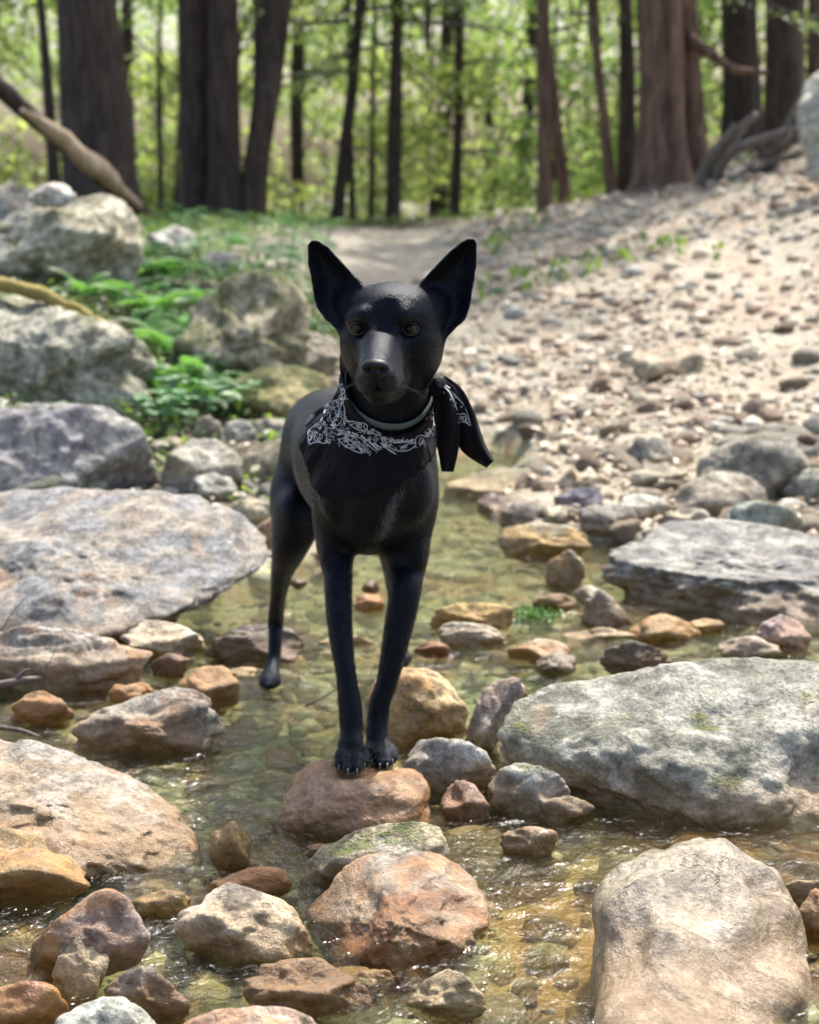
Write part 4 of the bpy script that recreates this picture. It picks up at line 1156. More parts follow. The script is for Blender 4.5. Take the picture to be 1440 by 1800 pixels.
# collar
nt, nu = 120, 9
R, Cn, Dn = lay('collar', lambda th: .164 + .002 * math.cos(th) - .020 * math.sin(th), lambda th, u: .0065, nt, nu, None, lambda th: .013, smooth=30)
R = R.mean(1, keepdims=True) + .0025 * np.sqrt(np.clip(1 - (np.linspace(-1, 1, nu)[None] * .98) ** 2, 0, 1)) 
V, F = ringmesh(Cn + Dn * R[..., None])
col = kid('collar', V, F, M_collar); col['label'] = 'teal grey collar above the bandana'
m = col.modifiers.new('s', 'SOLIDIFY'); m.thickness = .003; m.offset = -1

# bandana cape
BPOLY = np.array([(560, 600), (640, 640), (800, 640), (800, 700), (776, 770), (758, 812), (730, 838), (690, 858), (640, 872), (590, 880), (562, 876), (546, 850), (534, 810), (520, 770), (508, 745), (515, 715), (540, 680)])
def inpoly(x, y, P):
    ins = np.zeros(x.shape, bool)
    for a, b_ in zip(P, np.roll(P, -1, 0)):
        c = (a[1] > y) != (b_[1] > y)
        with np.errstate(divide='ignore', invalid='ignore'):
            ins ^= c & (x < a[0] + (y - a[1]) * (b_[0] - a[0]) / ((b_[1] - a[1]) if abs(b_[1] - a[1]) > 1e-9 else 1e-9))
    return ins
nt, nu = 220, 90
def wid(th):
    f = .5 + .5 * math.cos(th - rad(125))       # longest over the viewer-left of the chest
    return .085 + .150 * f
R, Cn, Dn = lay('bandana', lambda th: .153 + .004 * math.cos(th) - .026 * math.sin(th) + .026 * max(0, -math.cos(th)), lambda th, u: .0095, nt, nu, None, wid, maxr=.21, smooth=8)
th = 2 * math.pi * np.arange(nt) / nt
uu = np.linspace(0, 1, nu)
# folds
Pf = np.stack(np.broadcast_arrays(np.cos(th)[:, None] * 1.6, np.sin(th)[:, None] * 1.6, uu[None] * 1.3), -1)
R = R + .011 * np.clip(fbm(Pf * (2.2, 2.2, 1.1) + 5, 3) + .15, 0, 1) * sstep(0, .25, uu)[None]
R = R + .004 * np.exp(-((uu - .10) / .05) ** 2)[None] + .0035 * np.exp(-((uu - .02) / .03) ** 2)[None]
BP = Cn + Dn * R[..., None]
V, F = ringmesh(BP)
px, py, dd = project(V)
front = (th > rad(5)) & (th < rad(200))
keepv = inpoly(px, py, BPOLY) | ~np.repeat(front, nu)
uidx = np.tile(np.arange(nu), nt) 
keepv |= uidx < 6
F = [f for f in F if all(keepv[i] for i in f)]
used = np.unique(np.array(F).ravel()); rem = -np.ones(len(V), int); rem[used] = np.arange(len(used))
V = V[used]; F = [tuple(rem[list(f)]) for f in F]
def make_cloth():
    t = NT('black cotton')
    tc = t.n('NewGeometry').outputs['Position']
    n = t.noise(tc, 900, 2, .5); n2 = t.noise(tc, 45, 4, .6)
    c = t.mix(t.mr(n, .3, .7), (.0018, .0017, .0030, 1), (.0048, .0046, .0075, 1))
    p = t.princ(Base_Color=c, Roughness=.8, Specular_IOR_Level=.14, Sheen_Weight=.015, Normal=t.bump(t.math('ADD', t.math('MULTIPLY', n, .25), n2), .0022))
    p.inputs['Sheen Tint'].default_value = (.7, .7, 1, 1)
    return t.m
M_cloth = make_cloth()
M_print = make_plain('white print', (.42, .45, .50, 1), .8)
ban = kid('bandana', V, F, M_cloth); ban['label'] = 'black bandana with white paisley print tied round the neck'
m = ban.modifiers.new('s', 'SOLIDIFY'); m.thickness = .0012; m.offset = 0
bb = [BVHTree.FromPolygons([tuple(v) for v in V], F)]

# knot and two hanging tails
LO = np.array(root.location)
def cloth_tail(ctrl, widths, ywave, fold=.008, nseg=40, nw=13):
    c = smooth_curve([W_(*p) for p in ctrl], nseg)
    w = np.interp(np.linspace(0, 1, nseg), np.linspace(0, 1, len(widths)), widths)
    T = np.gradient(c, axis=0); T /= np.linalg.norm(T, axis=1)[:, None]
    view = c - CAM; view /= np.linalg.norm(view, axis=1)[:, None]
    A = np.cross(T, view); A /= np.linalg.norm(A, axis=1)[:, None]
    V = []
    for i in range(nseg):
        for j in range(nw):
            s = j / (nw - 1) * 2 - 1
            u = i / (nseg - 1)
            V.append(c[i] + A[i] * s * w[i] * .5 + view[i] * (fold * (math.cos(s * 2.6 + ywave + u * 1.5) + .55 * math.sin(s * 6 + u * 5 + ywave * 3)) + .008 * s * s + .003 * math.sin(u * 17 + s * 3) * (1 - u)))
    F = [(i * nw + j, i * nw + j + 1, (i + 1) * nw + j + 1, (i + 1) * nw + j) for i in range(nseg - 1) for j in range(nw - 1)]
    return np.array(V), F
tails = [([(771, 672, 2.745), (779, 700, 2.725), (786, 740, 2.72), (788, 785, 2.72), (787, 829, 2.72)], [.020, .032, .040, .034, .018], 0.3),
         ([(774, 668, 2.755), (797, 695, 2.75), (812, 735, 2.75), (830, 780, 2.75), (862, 816, 2.75)], [.020, .034, .044, .040, .016], 1.0)]
for ct, ws, yw in tails:
    V2, F2 = cloth_tail(ct, ws, yw)
    to = kid('bandana_tail', V2, F2, M_cloth, parent=root)
    m = to.modifiers.new('s', 'SOLIDIFY'); m.thickness = .0012; m.offset = 0
    bb.append(BVHTree.FromPolygons([tuple(v) for v in V2], F2))
D, Fc = ico(4)
kn = D * np.array([.015, .014, .017]) * (1 + .16 * fbm(D * 2 + 9, 3))[:, None] + W_(771, 684, 2.742)
kid('bandana_knot', kn, Fc, M_cloth)

# ---- white print: thin raised lines that lie on the cloth
PR = Bag()
def on_cloth(x, y):
    r = ray(x, y); best = None
    for b_ in bb:
        h, nn, i, dist = b_.ray_cast(Vector(CAM), Vector(r).normalized(), 5)
        if h is not None and (best is None or dist < best[2]): best = (np.array(h), np.array(nn), dist)
    if best is None: return None
    n_ = best[1] * (-1 if best[1] @ r > 0 else 1)
    return best[0] + n_ * .0016, n_
def line(P, w=1.5, closed=False, n=None, sm=True):
    w = w * .82
    P = list(P)
    if closed: P = P + [P[0]]
    Q = smooth_curve(P, n or max(4, 4 * len(P))) if sm and len(P) > 2 else np.array([np.array(P[0]) + (np.array(P[-1]) - P[0]) * t for t in np.linspace(0, 1, 6)]) if len(P) == 2 else np.array(P, float)
    T = np.gradient(Q, axis=0); T /= np.linalg.norm(T, axis=1)[:, None] + 1e-9
    L = []
    for q, t in zip(Q, T):
        a = on_cloth(q[0] - t[1] * w / 2, q[1] + t[0] * w / 2); b_ = on_cloth(q[0] + t[1] * w / 2, q[1] - t[0] * w / 2)
        L.append(None if a is None or b_ is None or np.linalg.norm(a[0] - b_[0]) > .02 else (a[0], b_[0]))
    for a, b_ in zip(L[:-1], L[1:]):
        if a is None or b_ is None or np.linalg.norm(a[0] - b_[0]) > .03: continue
        PR.add(np.array([a[0], a[1], b_[1], b_[0]]) - LO, [(0, 1, 2, 3)])
def ring_(cx, cy, rx, ry, rot=0, w=1.4, n=10):
    c, s = math.cos(rad(rot)), math.sin(rad(rot))
    line([(cx + c * rx * math.cos(t) - s * ry * math.sin(t), cy + s * rx * math.cos(t) + c * ry * math.sin(t)) for t in np.linspace(0, 2 * math.pi, n + 1)[:-1]], w, True, 16)
def dot(cx, cy, r): 
    line([(cx - r, cy), (cx + r, cy)], 2 * r)
def Z(x, y): return (520 + x / 4, 640 + y / 4)           # coordinates read off the enlarged photograph
def zl(P, w=1.5, **k): line([Z(*p) for p in P], w, **k)
# outer border of the printed field
zl([(318, 42), (262, 80), (240, 130), (225, 190), (215, 250), (208, 330), (190, 385), (140, 430), (95, 470), (92, 520), (102, 565)], 1.8)
zl([(102, 565), (150, 548), (215, 555), (222, 505)], 1.7)
zl([(312, 110), (268, 128), (243, 160), (232, 215), (222, 290)], 1.4)
zl([(250, 205), (258, 180), (268, 200), (278, 165), (290, 185), (300, 150), (318, 165)], 1.3, sm=False)
zl([(222, 300), (238, 290), (232, 270), (250, 262), (262, 285)], 1.3, sm=False)
for x, y, r_ in ((275, 95, 10), (300, 72, -5), (246, 122, 20), (338, 190, 10), (322, 230, -15), (108, 488, 10), (104, 520, 0), (148, 525, 30), (192, 410, 15), (170, 440, 20), (182, 510, 0), (240, 543, 0), (212, 480, 10), (456, 432, 0), (494, 438, 10)):
    ring_(*Z(x, y), 2.6, 4.6, r_ * -1, 1.3)
# upright paisley and its flame
zl([(268, 255), (290, 262), (308, 310), (300, 370), (272, 408), (250, 395), (248, 350), (262, 300)], 1.6, closed=True)
zl([(280, 300), (272, 318), (292, 326), (276, 345), (296, 356), (280, 372)], 1.8, sm=False)
zl([(300, 130), (322, 190), (330, 260), (316, 330), (330, 385), (300, 430), (262, 455)], 1.1)
zl([(352, 165), (362, 205), (338, 262), (350, 330), (345, 395)], 1.3)
zl([(322, 150), (345, 140), (352, 165)], 1.2)
zl([(344, 400), (350, 420)], 3.0)
zl([(312, 240), (334, 246)], 3.2); zl([(232, 320), (222, 345), (240, 340)], 2.2, sm=False)
zl([(250, 430), (285, 425)], 2.4); zl([(268, 405), (262, 438)], 1.6)
# lower-left paisley
zl([(302, 528), (350, 520), (400, 545), (445, 590), (468, 625), (420, 612), (360, 580), (322, 552)], 1.7, closed=True)
zl([(352, 540), (378, 552), (366, 562), (392, 570), (384, 582), (412, 592)], 2.2, sm=False)
zl([(270, 480), (300, 498), (350, 490), (420, 520), (480, 580), (515, 630)], 1.2)
zl([(285, 465), (340, 470), (400, 500), (460, 520), (520, 575), (560, 605), (590, 600)], 1.1)
zl([(430, 560), (445, 575), (452, 590), (470, 600), (478, 615), (498, 625)], 1.1, sm=False)
# long leaf strokes
zl([(362, 470), (390, 482)], 3.4); zl([(400, 478), (440, 500)], 2.0)
for q in ((462, 505, 520, 545), (520, 545, 575, 600), (600, 555, 650, 600), (650, 600, 705, 635)):
    x0, y0, x1, y1 = q
    for a, b_ in ((0, 3.0), (.4, 2.4), (.75, 1.4)):
        zl([(x0 + (x1 - x0) * a, y0 + (y1 - y0) * a), (x0 + (x1 - x0) * min(a + .45, 1), y0 + (y1 - y0) * min(a + .45, 1))], b_)
zl([(560, 562), (580, 580)], 3); zl([(500, 480), (560, 490), (620, 520), (640, 560)], 1.3)
zl([(366, 400), (440, 408), (520, 425), (545, 465), (440, 460), (395, 430), (380, 415)], 1.5)
zl([(395, 425), (430, 415), (440, 455)], 1.2)
zl([(356, 365), (362, 400), (380, 405)], 1.2)
# band under the collar on the right
zl([(606, 510), (612, 548), (650, 580), (720, 610), (790, 605), (838, 570), (835, 552), (790, 560), (740, 590)], 1.5)
zl([(625, 512), (632, 540), (660, 548)], 1.4)
zl([(655, 530), (668, 545), (680, 525), (700, 552), (712, 530), (732, 552), (745, 530), (765, 548), (780, 528), (800, 545), (815, 524)], 2.6, sm=False)
zl([(660, 540), (690, 548), (740, 548), (790, 545), (830, 530)], 2.2)
zl([(835, 550), (845, 515), (880, 500), (920, 510), (945, 480), (962, 420)], 1.6)
zl([(860, 555), (868, 528), (885, 520), (895, 540), (880, 555)], 1.4)
zl([(900, 475), (918, 495), (940, 470), (930, 450)], 2.4, sm=False)
zl([(940, 340), (948, 290), (965, 280), (972, 330), (965, 370), (945, 390)], 1.8)
ring_(*Z(950, 310), 3, 6, 10, 1.5); ring_(*Z(953, 358), 3, 5, 10, 1.5)
# edge mark on the left
zl([(70, 425), (75, 395), (100, 372), (135, 352)], 1.2)
for k in range(4): ring_(*Z(84 + 14 * k, 408 - 14 * k), 1.8, 2.8, 40, 1.1)
# rear tail border
zl([(1008, 145), (1055, 170), (1095, 235), (1125, 300), (1150, 350)], 1.6)
zl([(1045, 150), (1095, 185), (1140, 245), (1190, 300), (1222, 380), (1232, 430)], 1.6)
zl([(1142, 410), (1180, 405), (1232, 432)], 1.8); zl([(1130, 352), (1180, 350), (1215, 372)], 1.6)
for x, y in ((1158, 380), (1184, 384), (1208, 396)): ring_(*Z(x, y), 2.5, 4.2, -10, 1.5)
zl([(1015, 205), (1035, 170), (1050, 205), (1078, 200), (1060, 180)], 2.0, sm=False)
zl([(1085, 232), (1118, 240), (1100, 262), (1130, 272), (1108, 300), (1132, 305)], 2.2, sm=False)
for x, y in ((1140, 325), (1162, 300), (1085, 250), (1005, 160), (1020, 150)): dot(*Z(x, y), 1.2)
r_ = np.random.default_rng(2)
for k in range(46):
    x = r_.uniform(215, 640); y = 420 + (x - 215) * .32 + r_.uniform(-10, 95) * (.6 if x > 500 else 1)
    if r_.random() < .5: dot(*Z(x, y), r_.uniform(.5, .9))
    else: a = r_.uniform(0, 3); zl([(x, y), (x + 9 * math.cos(a), y + 9 * math.sin(a)), (x + 16, y + 5)], .9)
BAND = [(225, 200), (318, 110), (352, 165), (352, 385), (440, 408), (545, 440), (640, 520), (835, 535), (960, 425), (960, 470), (900, 560), (800, 608), (700, 636), (560, 620), (460, 630), (300, 555), (110, 555), (100, 475), (200, 385)]
BA = np.array([Z(*q) for q in BAND])
r_ = np.random.default_rng(12); k = 0
while k < 210:
    x = r_.uniform(95, 960); y = r_.uniform(120, 640)
    zx, zy = Z(x, y)
    if not inpoly(np.array([zx]), np.array([zy]), BA)[0]: continue
    k += 1; q = r_.random(); al = r_.uniform(0, 6.28)
    if q < .35: ring_(zx, zy, r_.uniform(1.2, 2.2), r_.uniform(2.2, 3.8), math.degrees(al), .8, 8)
    elif q < .6: dot(zx, zy, r_.uniform(.5, .9))
    elif q < .85:
        R0 = r_.uniform(14, 30); zl([(x + R0 * t_ * math.cos(al + t_ * 1.5), y + R0 * t_ * math.sin(al + t_ * 1.5)) for t_ in np.linspace(.1, 1, 6)], .9)
    else: zl([(x, y), (x + 7, y - 7), (x + 13, y + 2), (x + 20, y - 6), (x + 27, y + 1)], .9, sm=False)
pr = PR.build('print', M_print, ban, smooth=False); pr['kind'] = 'stuff'

# ================================================================== GRAVEL, PEBBLES, LITTER
def occupied(x, y):
    m = np.zeros(x.shape, bool)
    for o in STONES:
        bb_ = OB[o.name]
        m |= (x > bb_[0]) & (x < bb_[1]) & (y > bb_[2]) & (y < bb_[3])
    return m
OB = {}
for o in STONES:
    n = len(o.data.vertices); co = np.empty(n * 3, np.float32); o.data.vertices.foreach_get('co', co); co = co.reshape(-1, 3) + np.array(o.location)
    lo, hi = co.min(0), co.max(0); c = (lo + hi) / 2; h = (hi - lo) / 2 * .62
    OB[o.name] = (c[0] - h[0], c[0] + h[0], c[1] - h[1], c[1] + h[1])

def pebble_variants(sub, n, seed, flat=.55):
    D, Fc = ico(sub); out = []
    for k in range(n):
        r = np.random.default_rng(seed + k)
        N = r.normal(size=(9, 3)); N /= np.linalg.norm(N, axis=1)[:, None]; h = r.uniform(.7, 1, 9)
        rho = ((np.maximum(D @ N.T, 1e-4) / h) ** 9).sum(1) ** (-1 / 9)
        B = D * np.minimum(rho, 1.25)[:, None] * (1, r.uniform(.6, .95), r.uniform(flat * .7, flat * 1.25))
        out.append(B)
    return out, Fc
PALS = {'gravel': [(.46, .37, .28), (.52, .45, .35), (.40, .30, .22), (.44, .39, .33), (.56, .50, .42), (.34, .25, .18), (.50, .37, .30), (.38, .36, .33)],
        'bed': [(.46, .38, .21), (.52, .44, .26), (.36, .21, .09), (.48, .46, .32), (.28, .22, .13), (.50, .32, .13), (.42, .43, .28), (.56, .52, .40)],
        'bank': [(.42, .39, .34), (.36, .32, .25), (.30, .26, .2), (.46, .42, .37)]}
def euler_mats(yaw, tilt, tdir):
    c, s = np.cos(yaw), np.sin(yaw); Z_ = np.zeros_like(c); O = np.ones_like(c)
    Rz = np.stack([np.stack([c, -s, Z_], -1), np.stack([s, c, Z_], -1), np.stack([Z_, Z_, O], -1)], -2)
    ct, st = np.cos(tilt), np.sin(tilt); Rx = np.stack([np.stack([O, Z_, Z_], -1), np.stack([Z_, ct, -st], -1), np.stack([Z_, st, ct], -1)], -2)
    return Rx @ Rz
def scatter(n, box, size, pal, seed, accept, sink=.25, sub=1, name='gravel', minpx=None):
    r = np.random.default_rng(seed)
    x = r.uniform(box[0], box[1], n); y = r.uniform(box[2], box[3], n)
    s = size[0] * (size[1] / size[0]) ** (r.random(n) ** 3.0)
    p = accept(x, y); k = (r.random(n) < p) & ~(occupied(x, y))
    x, y, s = x[k], y[k], s[k]
    # big ones do not overlap one another: reject by hashing in cells
    o = np.argsort(-s); x, y, s = x[o], y[o], s[o]
    keep = []; grid = {}
    for i in range(len(x)):
        c = .035; gxx, gyy = int(x[i] / c), int(y[i] / c); ok = True
        R = int(math.ceil(s[i] * 1.1 / c)) + 1
        if s[i] > .008:
            for a in range(gxx - R, gxx + R + 1):
                for b_ in range(gyy - R, gyy + R + 1):
                    for j in grid.get((a, b_), ()):
                        if (x[i] - x[j]) ** 2 + (y[i] - y[j]) ** 2 < (.62 * (s[i] + s[j])) ** 2: ok = False; break
                    if not ok: break
                if not ok: break
        if ok:
            keep.append(i)
            if s[i] > .008: grid.setdefault((gxx, gyy), []).append(i)
    x, y, s = x[keep], y[keep], s[keep]
    z = H(x, y) + s * .30 * (1 - sink * 2)
    yaw = r.uniform(0, 6.28, len(x)); tilt = r.normal(0, .22, len(x))
    palv = np.array(PALS[pal]); ci = r.integers(0, len(palv), len(x))
    col = palv[ci] * r.uniform(.72, 1.12, (len(x), 1)) * (.97, 1.0, .94)
    return dict(x=x, y=y, z=z, s=s, yaw=yaw, tilt=tilt, col=col, ci=ci)
def build_stuff(name, sc, sub, seed, label, mat):
    vs, Fc = pebble_variants(sub, 10, seed)
    r = np.random.default_rng(seed); vi = r.integers(0, len(vs), len(sc['x']))
    Rm = euler_mats(sc['yaw'], sc['tilt'], None)
    B = np.stack(vs)[vi] * sc['s'][:, None, None]
    Vv = np.einsum('nij,nkj->nki', Rm, B) + np.stack([sc['x'], sc['y'], sc['z']], -1)[:, None, :]
    nv = B.shape[1]
    F = (Fc[None] + (np.arange(len(B)) * nv)[:, None, None]).reshape(-1, 3)
    me = mesh(name, Vv.reshape(-1, 3), F)
    setcol(me, np.repeat(sc['col'], nv, 0))
    return tag(link(name, me, mat), label, kind='stuff')
def px_size(sc):
    d = sc['y'] * cp + (1 - sc['z']) * sp_
    px = 720 + FPX * sc['x'] / d; py = 900 + FPX * (-(sc['y'] * -sp_ * -1) * -1 * 0) / d
    q = np.stack([sc['x'], sc['y'], sc['z']], -1) - CAM
    py = 900 - FPX * (q @ Uv) / d
    ps = sc['s'] * FPX / d * 2
    ps = np.where((px < -10) | (px > 1450) | (py > 1810) | (py < 0), 0, ps)
    return ps
def pick(sc, m): return {k: v[m] for k, v in sc.items()}

def acc_gravel(x, y):
    l = sstep(-.45, .1, x + (y - 6) * -.10 + .25 * fbm(np.stack([x, y, 0 * x], -1) * 1.2, 3))
    pt = .35 + .65 * sstep(-.35, .25, fbm(np.stack([x, y, 0 * x], -1) * .9 + 3, 4))
    return .86 * pt * (1 - np.clip(creek(x, y) * 1.6, 0, 1)) * l * (1 - .3 * np.exp(-((x + .2) / .5) ** 2) * sstep(8, 9.5, y)) * (y > 4.2)
def acc_bed(x, y): return np.clip(creek(x, y) * 2, 0, 1) * (1 - .40 * sstep(3.1, 3.8, y)) * (1 - .6 * np.exp(-(((x - .34) / .2) ** 2 + ((y - 2.3) / .35) ** 2)))
def acc_left(x, y): return (1 - np.clip(creek(x, y) * 1.6, 0, 1)) * (1 - sstep(-.3, .1, x)) * .9
G1 = scatter(19000, (-.9, 3.0, 4.3, 8.4), (.0055, .056), 'gravel', 1, acc_gravel)
G2 = scatter(11000, (-1.2, 4.0, 8.4, 14.2), (.010, .07), 'gravel', 2, acc_gravel)
G3 = scatter(9000, (-1.15, 1.3, 1.6, 6.3), (.007, .062), 'bed', 3, acc_bed)
G5 = scatter(700, (-1.1, 1.15, 1.75, 4.6), (.015, .048), 'bed', 14, acc_bed, sink=-.12)
G4 = scatter(2600, (-2.2, .1, 3.9, 7.5), (.008, .05), 'bank', 4, acc_left)

# the ones that show largest stand as stones of their own, the rest is loose gravel
NAMES = {'gravel': ('tan', 'cream', 'brown', 'grey', 'pale', 'dark brown', 'pinkish', 'slate grey'),
         'bed': ('ochre', 'gold', 'rusty', 'olive grey', 'dark brown', 'orange', 'greenish', 'straw'),
         'bank': ('light grey', 'buff', 'brown', 'off white')}
PV = {}
HEROPX = []
for o in STONES:
    q = project(np.array(o.location)); s_ = o['label']
    for w_ in (' in ', ' on ', ' at ', ' behind', ' below', ' above', ' beside', ' between', ' left of', ' right of', ' standing', ' among', ' under', ' cut', ' seen', ' half hidden', ' largest', ' second', ' topmost', ' with', ' wedged', ' perched', ' touching', ' leaning', ' jutting', ' just', ' directly', ' awash', ' sloping', ' sunken', ' the ', ' near', ' half', ' half way'):
        if w_ in s_: s_ = s_.split(w_)[0]
    HEROPX.append((q[0], q[1], ' '.join(s_.split()[:5])))
_uses = {}
def beside(px, py):
    k = min(range(len(HEROPX)), key=lambda i: (HEROPX[i][0] - px) ** 2 + ((HEROPX[i][1] - py) * 1.6) ** 2)
    hx, hy, s_ = HEROPX[k]; dx, dy = px - hx, (py - hy) * 1.6
    w = ('right of' if dx > 0 else 'left of') if abs(dx) > abs(dy) else ('in front of' if dy > 0 else 'behind')
    return f'{w} the {s_}'
def individuals(sc, pal, count, where, grp, wl):
    ps = px_size(sc); o = np.argsort(-ps)[:count]; o = o[ps[o] > 9]
    m = np.zeros(len(ps), bool); m[o] = True
    vs, Fc = PV.setdefault('v', pebble_variants(3, 8, 77, .6))
    mes = PV.get('m')
    if mes is None:
        mes = []
        for v in vs:
            v = v * (1 + .06 * fbm(v * 2.2, 3))[:, None]
            me_ = mesh('loose_stone', v, Fc); me_.materials.append(M_stone); mes.append(me_)
        PV['m'] = mes
    for i in o:
        ob = bpy.data.objects.new('loose_stone', mes[int(i) % 8]); C.objects.link(ob)
        s = float(sc['s'][i]); ob.scale = (s, s, s); ob.location = (sc['x'][i], sc['y'][i], sc['z'][i])
        ob.rotation_euler = (sc['tilt'][i], 0, sc['yaw'][i])
        c = sc['col'][i]; ob.color = (*c, 1); ob['tint'] = [float(q * .7) for q in c]
        ob['moss'] = 0.0; ob['rust'] = .15; ob['wet'] = 0.0; ob['waterline'] = wl
        qx, qy, _q = project(np.array(ob.location))
        tag(ob, f"{'fist-sized' if s > .035 else 'small'} {NAMES[pal][int(sc['ci'][i])]} {where} {beside(qx, qy)}", 'stone', grp)
    return pick(sc, ~m)
G1r = individuals(G1, 'gravel', 85, 'loose stone', 'loose stones on the gravel slope', 0.0)
G3r = individuals(G3, 'bed', 20, 'stone under the water', 'stones on the stream bed', 1.0)
G5r = individuals(G5, 'bed', 75, 'stone in the shallow water', 'stones on the stream bed', 1.0)
G4r = individuals(G4, 'bank', 20, 'stone on the bank', 'loose stones on the left bank', 0.0)
build_stuff('gravel', G1r, 1, 10, 'loose tan and cream gravel covering the slope', M_peb)
build_stuff('far_gravel', G2, 1, 11, 'fine pale gravel on the upper slope and trail', M_peb)
build_stuff('stream_pebbles', G3r, 1, 12, 'ochre pebbles under the shallow stream water', M_peb)
build_stuff('stream_rubble', G5r, 2, 15, 'ochre and grey cobbles lying in the shallow stream', M_peb)
build_stuff('bank_rubble', G4r, 1, 13, 'small broken stones along the left bank', M_peb)

# dry leaves strewn over the gravel
def leaf_quads(P, D1, Nn, L, Wd, curl=.25):
    """P base, D1 direction, Nn normal; diamond of two halves folded on the midrib"""
    S_ = np.cross(D1, Nn); S_ /= np.linalg.norm(S_, axis=1)[:, None] + 1e-9
    L = L[:, None]; Wd = Wd[:, None]
    a = P; b_ = P + D1 * L * .45 + S_ * Wd + Nn * Wd * curl; c = P + D1 * L; d = P + D1 * L * .45 - S_ * Wd + Nn * Wd * curl
    V = np.stack([a, b_, c, d], 1).reshape(-1, 3); n = len(P)
    i = np.arange(n)[:, None] * 4
    return V, np.concatenate([i + [0, 1, 2], i + [0, 2, 3]])
def runit(r, n):
    v = r.normal(size=(n, 3)); return v / np.linalg.norm(v, axis=1)[:, None]
r = np.random.default_rng(40)
n = 20000
x = r.uniform(-1.5, 3.6, n); y = 4.8 + 9 * r.random(n) ** 1.3
k = r.random(n) < acc_gravel(x, y) * .9 + .05; x, y = x[k], y[k]; n = len(x)
ps_ = np.stack([x, y, H(x, y) + r.uniform(.006, .03, n)], -1)
D1 = runit(r, n) * (1, 1, .25); D1 /= np.linalg.norm(D1, axis=1)[:, None]
Nn = np.array([0, 0, 1.]) + r.normal(size=(n, 3)) * .3; Nn /= np.linalg.norm(Nn, axis=1)[:, None]
V, F = leaf_quads(ps_, D1, Nn, r.uniform(.016, .05, n), r.uniform(.006, .015, n), .5)
tag(link('dead_leaves', mesh('dead_leaves', V, F, False), M_litter), 'dry tan leaves strewn over the gravel slope', kind='stuff')

# ================================================================== LEFT BANK PLANTS
def frond_mesh(seed, L=.3):
    r = np.random.default_rng(seed); n = 18
    t = np.linspace(0, 1, n)
    ax_ = np.stack([t * L * .9, 0 * t, L * (.55 * t - .62 * t ** 2.2)], -1)
    V, F = tube(ax_, np.linspace(.0018, .0004, n), 4, False)
    b = Bag(); b.add(V, F)
    for i in range(2, n):
        w = L * .22 * math.sin(math.pi * min(1, .18 + .82 * t[i]) ** .85) * 1.0 + .004
        d = ax_[min(i + 1, n - 1)] - ax_[i - 1]; d /= np.linalg.norm(d)
        for s in (-1, 1):
            q = ax_[i]; side = np.array([.35 * d[0], s, .35 * d[2] - .12]); side /= np.linalg.norm(side)
            m = q + side * w * .5; tip = q + side * w + np.array([0, 0, -.15 * w]); hw_ = L * .026
            b.add([q - d * hw_ * .6, m - d * hw_ + (0, 0, .001), tip, m + d * hw_ + (0, 0, .001), q + d * hw_ * .6], [(0, 1, 2), (0, 2, 3), (0, 3, 4)])
    return mesh('frond', np.concatenate(b.V), b.F, False)
FM = [frond_mesh(k, 1.0) for k in range(3)]
for m_ in FM: m_.materials.append(M_fern)
FERNS = [(150, 530, .24, 'fern on top of the lichen spotted boulder'), (215, 545, .20, 'short fern behind the lichen spotted boulder'), (275, 560, .26, 'fern right of the topmost left boulder'),
         (262, 620, .24, 'fern in the dark gap right of the lichen spotted boulder'), (310, 640, .30, 'broad fern at the foot of the dark mossy boulder'), (290, 700, .28, 'bright fern lowest in the gap between the boulders'),
         (350, 690, .26, 'fern spreading below the dark mossy boulder'), (330, 590, .22, 'fern leaning on the left side of the dark mossy boulder'), (250, 500, .22, 'yellow green fern under the topmost left boulder'),
         (385, 720, .22, 'low fern left of the yellow green mossy boulder'), (470, 640, .16, 'little fern between the mossy boulders'), (300, 500, .22, 'fern high on the bank right of the topmost left boulder'), (355, 545, .20, 'fern behind the left shoulder of the dark mossy boulder'),
         (245, 470, .24, 'fern against the right face of the topmost left boulder'), (560, 640, .18, 'fern directly behind the bandana'), (320, 720, .22, 'fern above the round cream stone'), (420, 440, .20, 'fern at the top of the bank behind the dark mossy boulder')]
r = np.random.default_rng(55)
for (px_, py_, L, lab) in FERNS:
    g = hit(px_, py_, False)
    e = bpy.data.objects.new('fern', None); C.objects.link(e); e.location = g + (0, -.02, .02)
    tag(e, 'green ' + lab, 'fern', 'ferns on the left bank')
    nf = 8
    for k in range(nf):
        f = bpy.data.objects.new('frond', FM[k % 3]); C.objects.link(f); f.parent = e
        s = L * r.uniform(.75, 1.15); f.scale = (s, s, s)
        f.rotation_euler = (r.normal(0, .2), -r.uniform(.1, .7), k * 2 * math.pi / nf + r.uniform(-.3, .3))
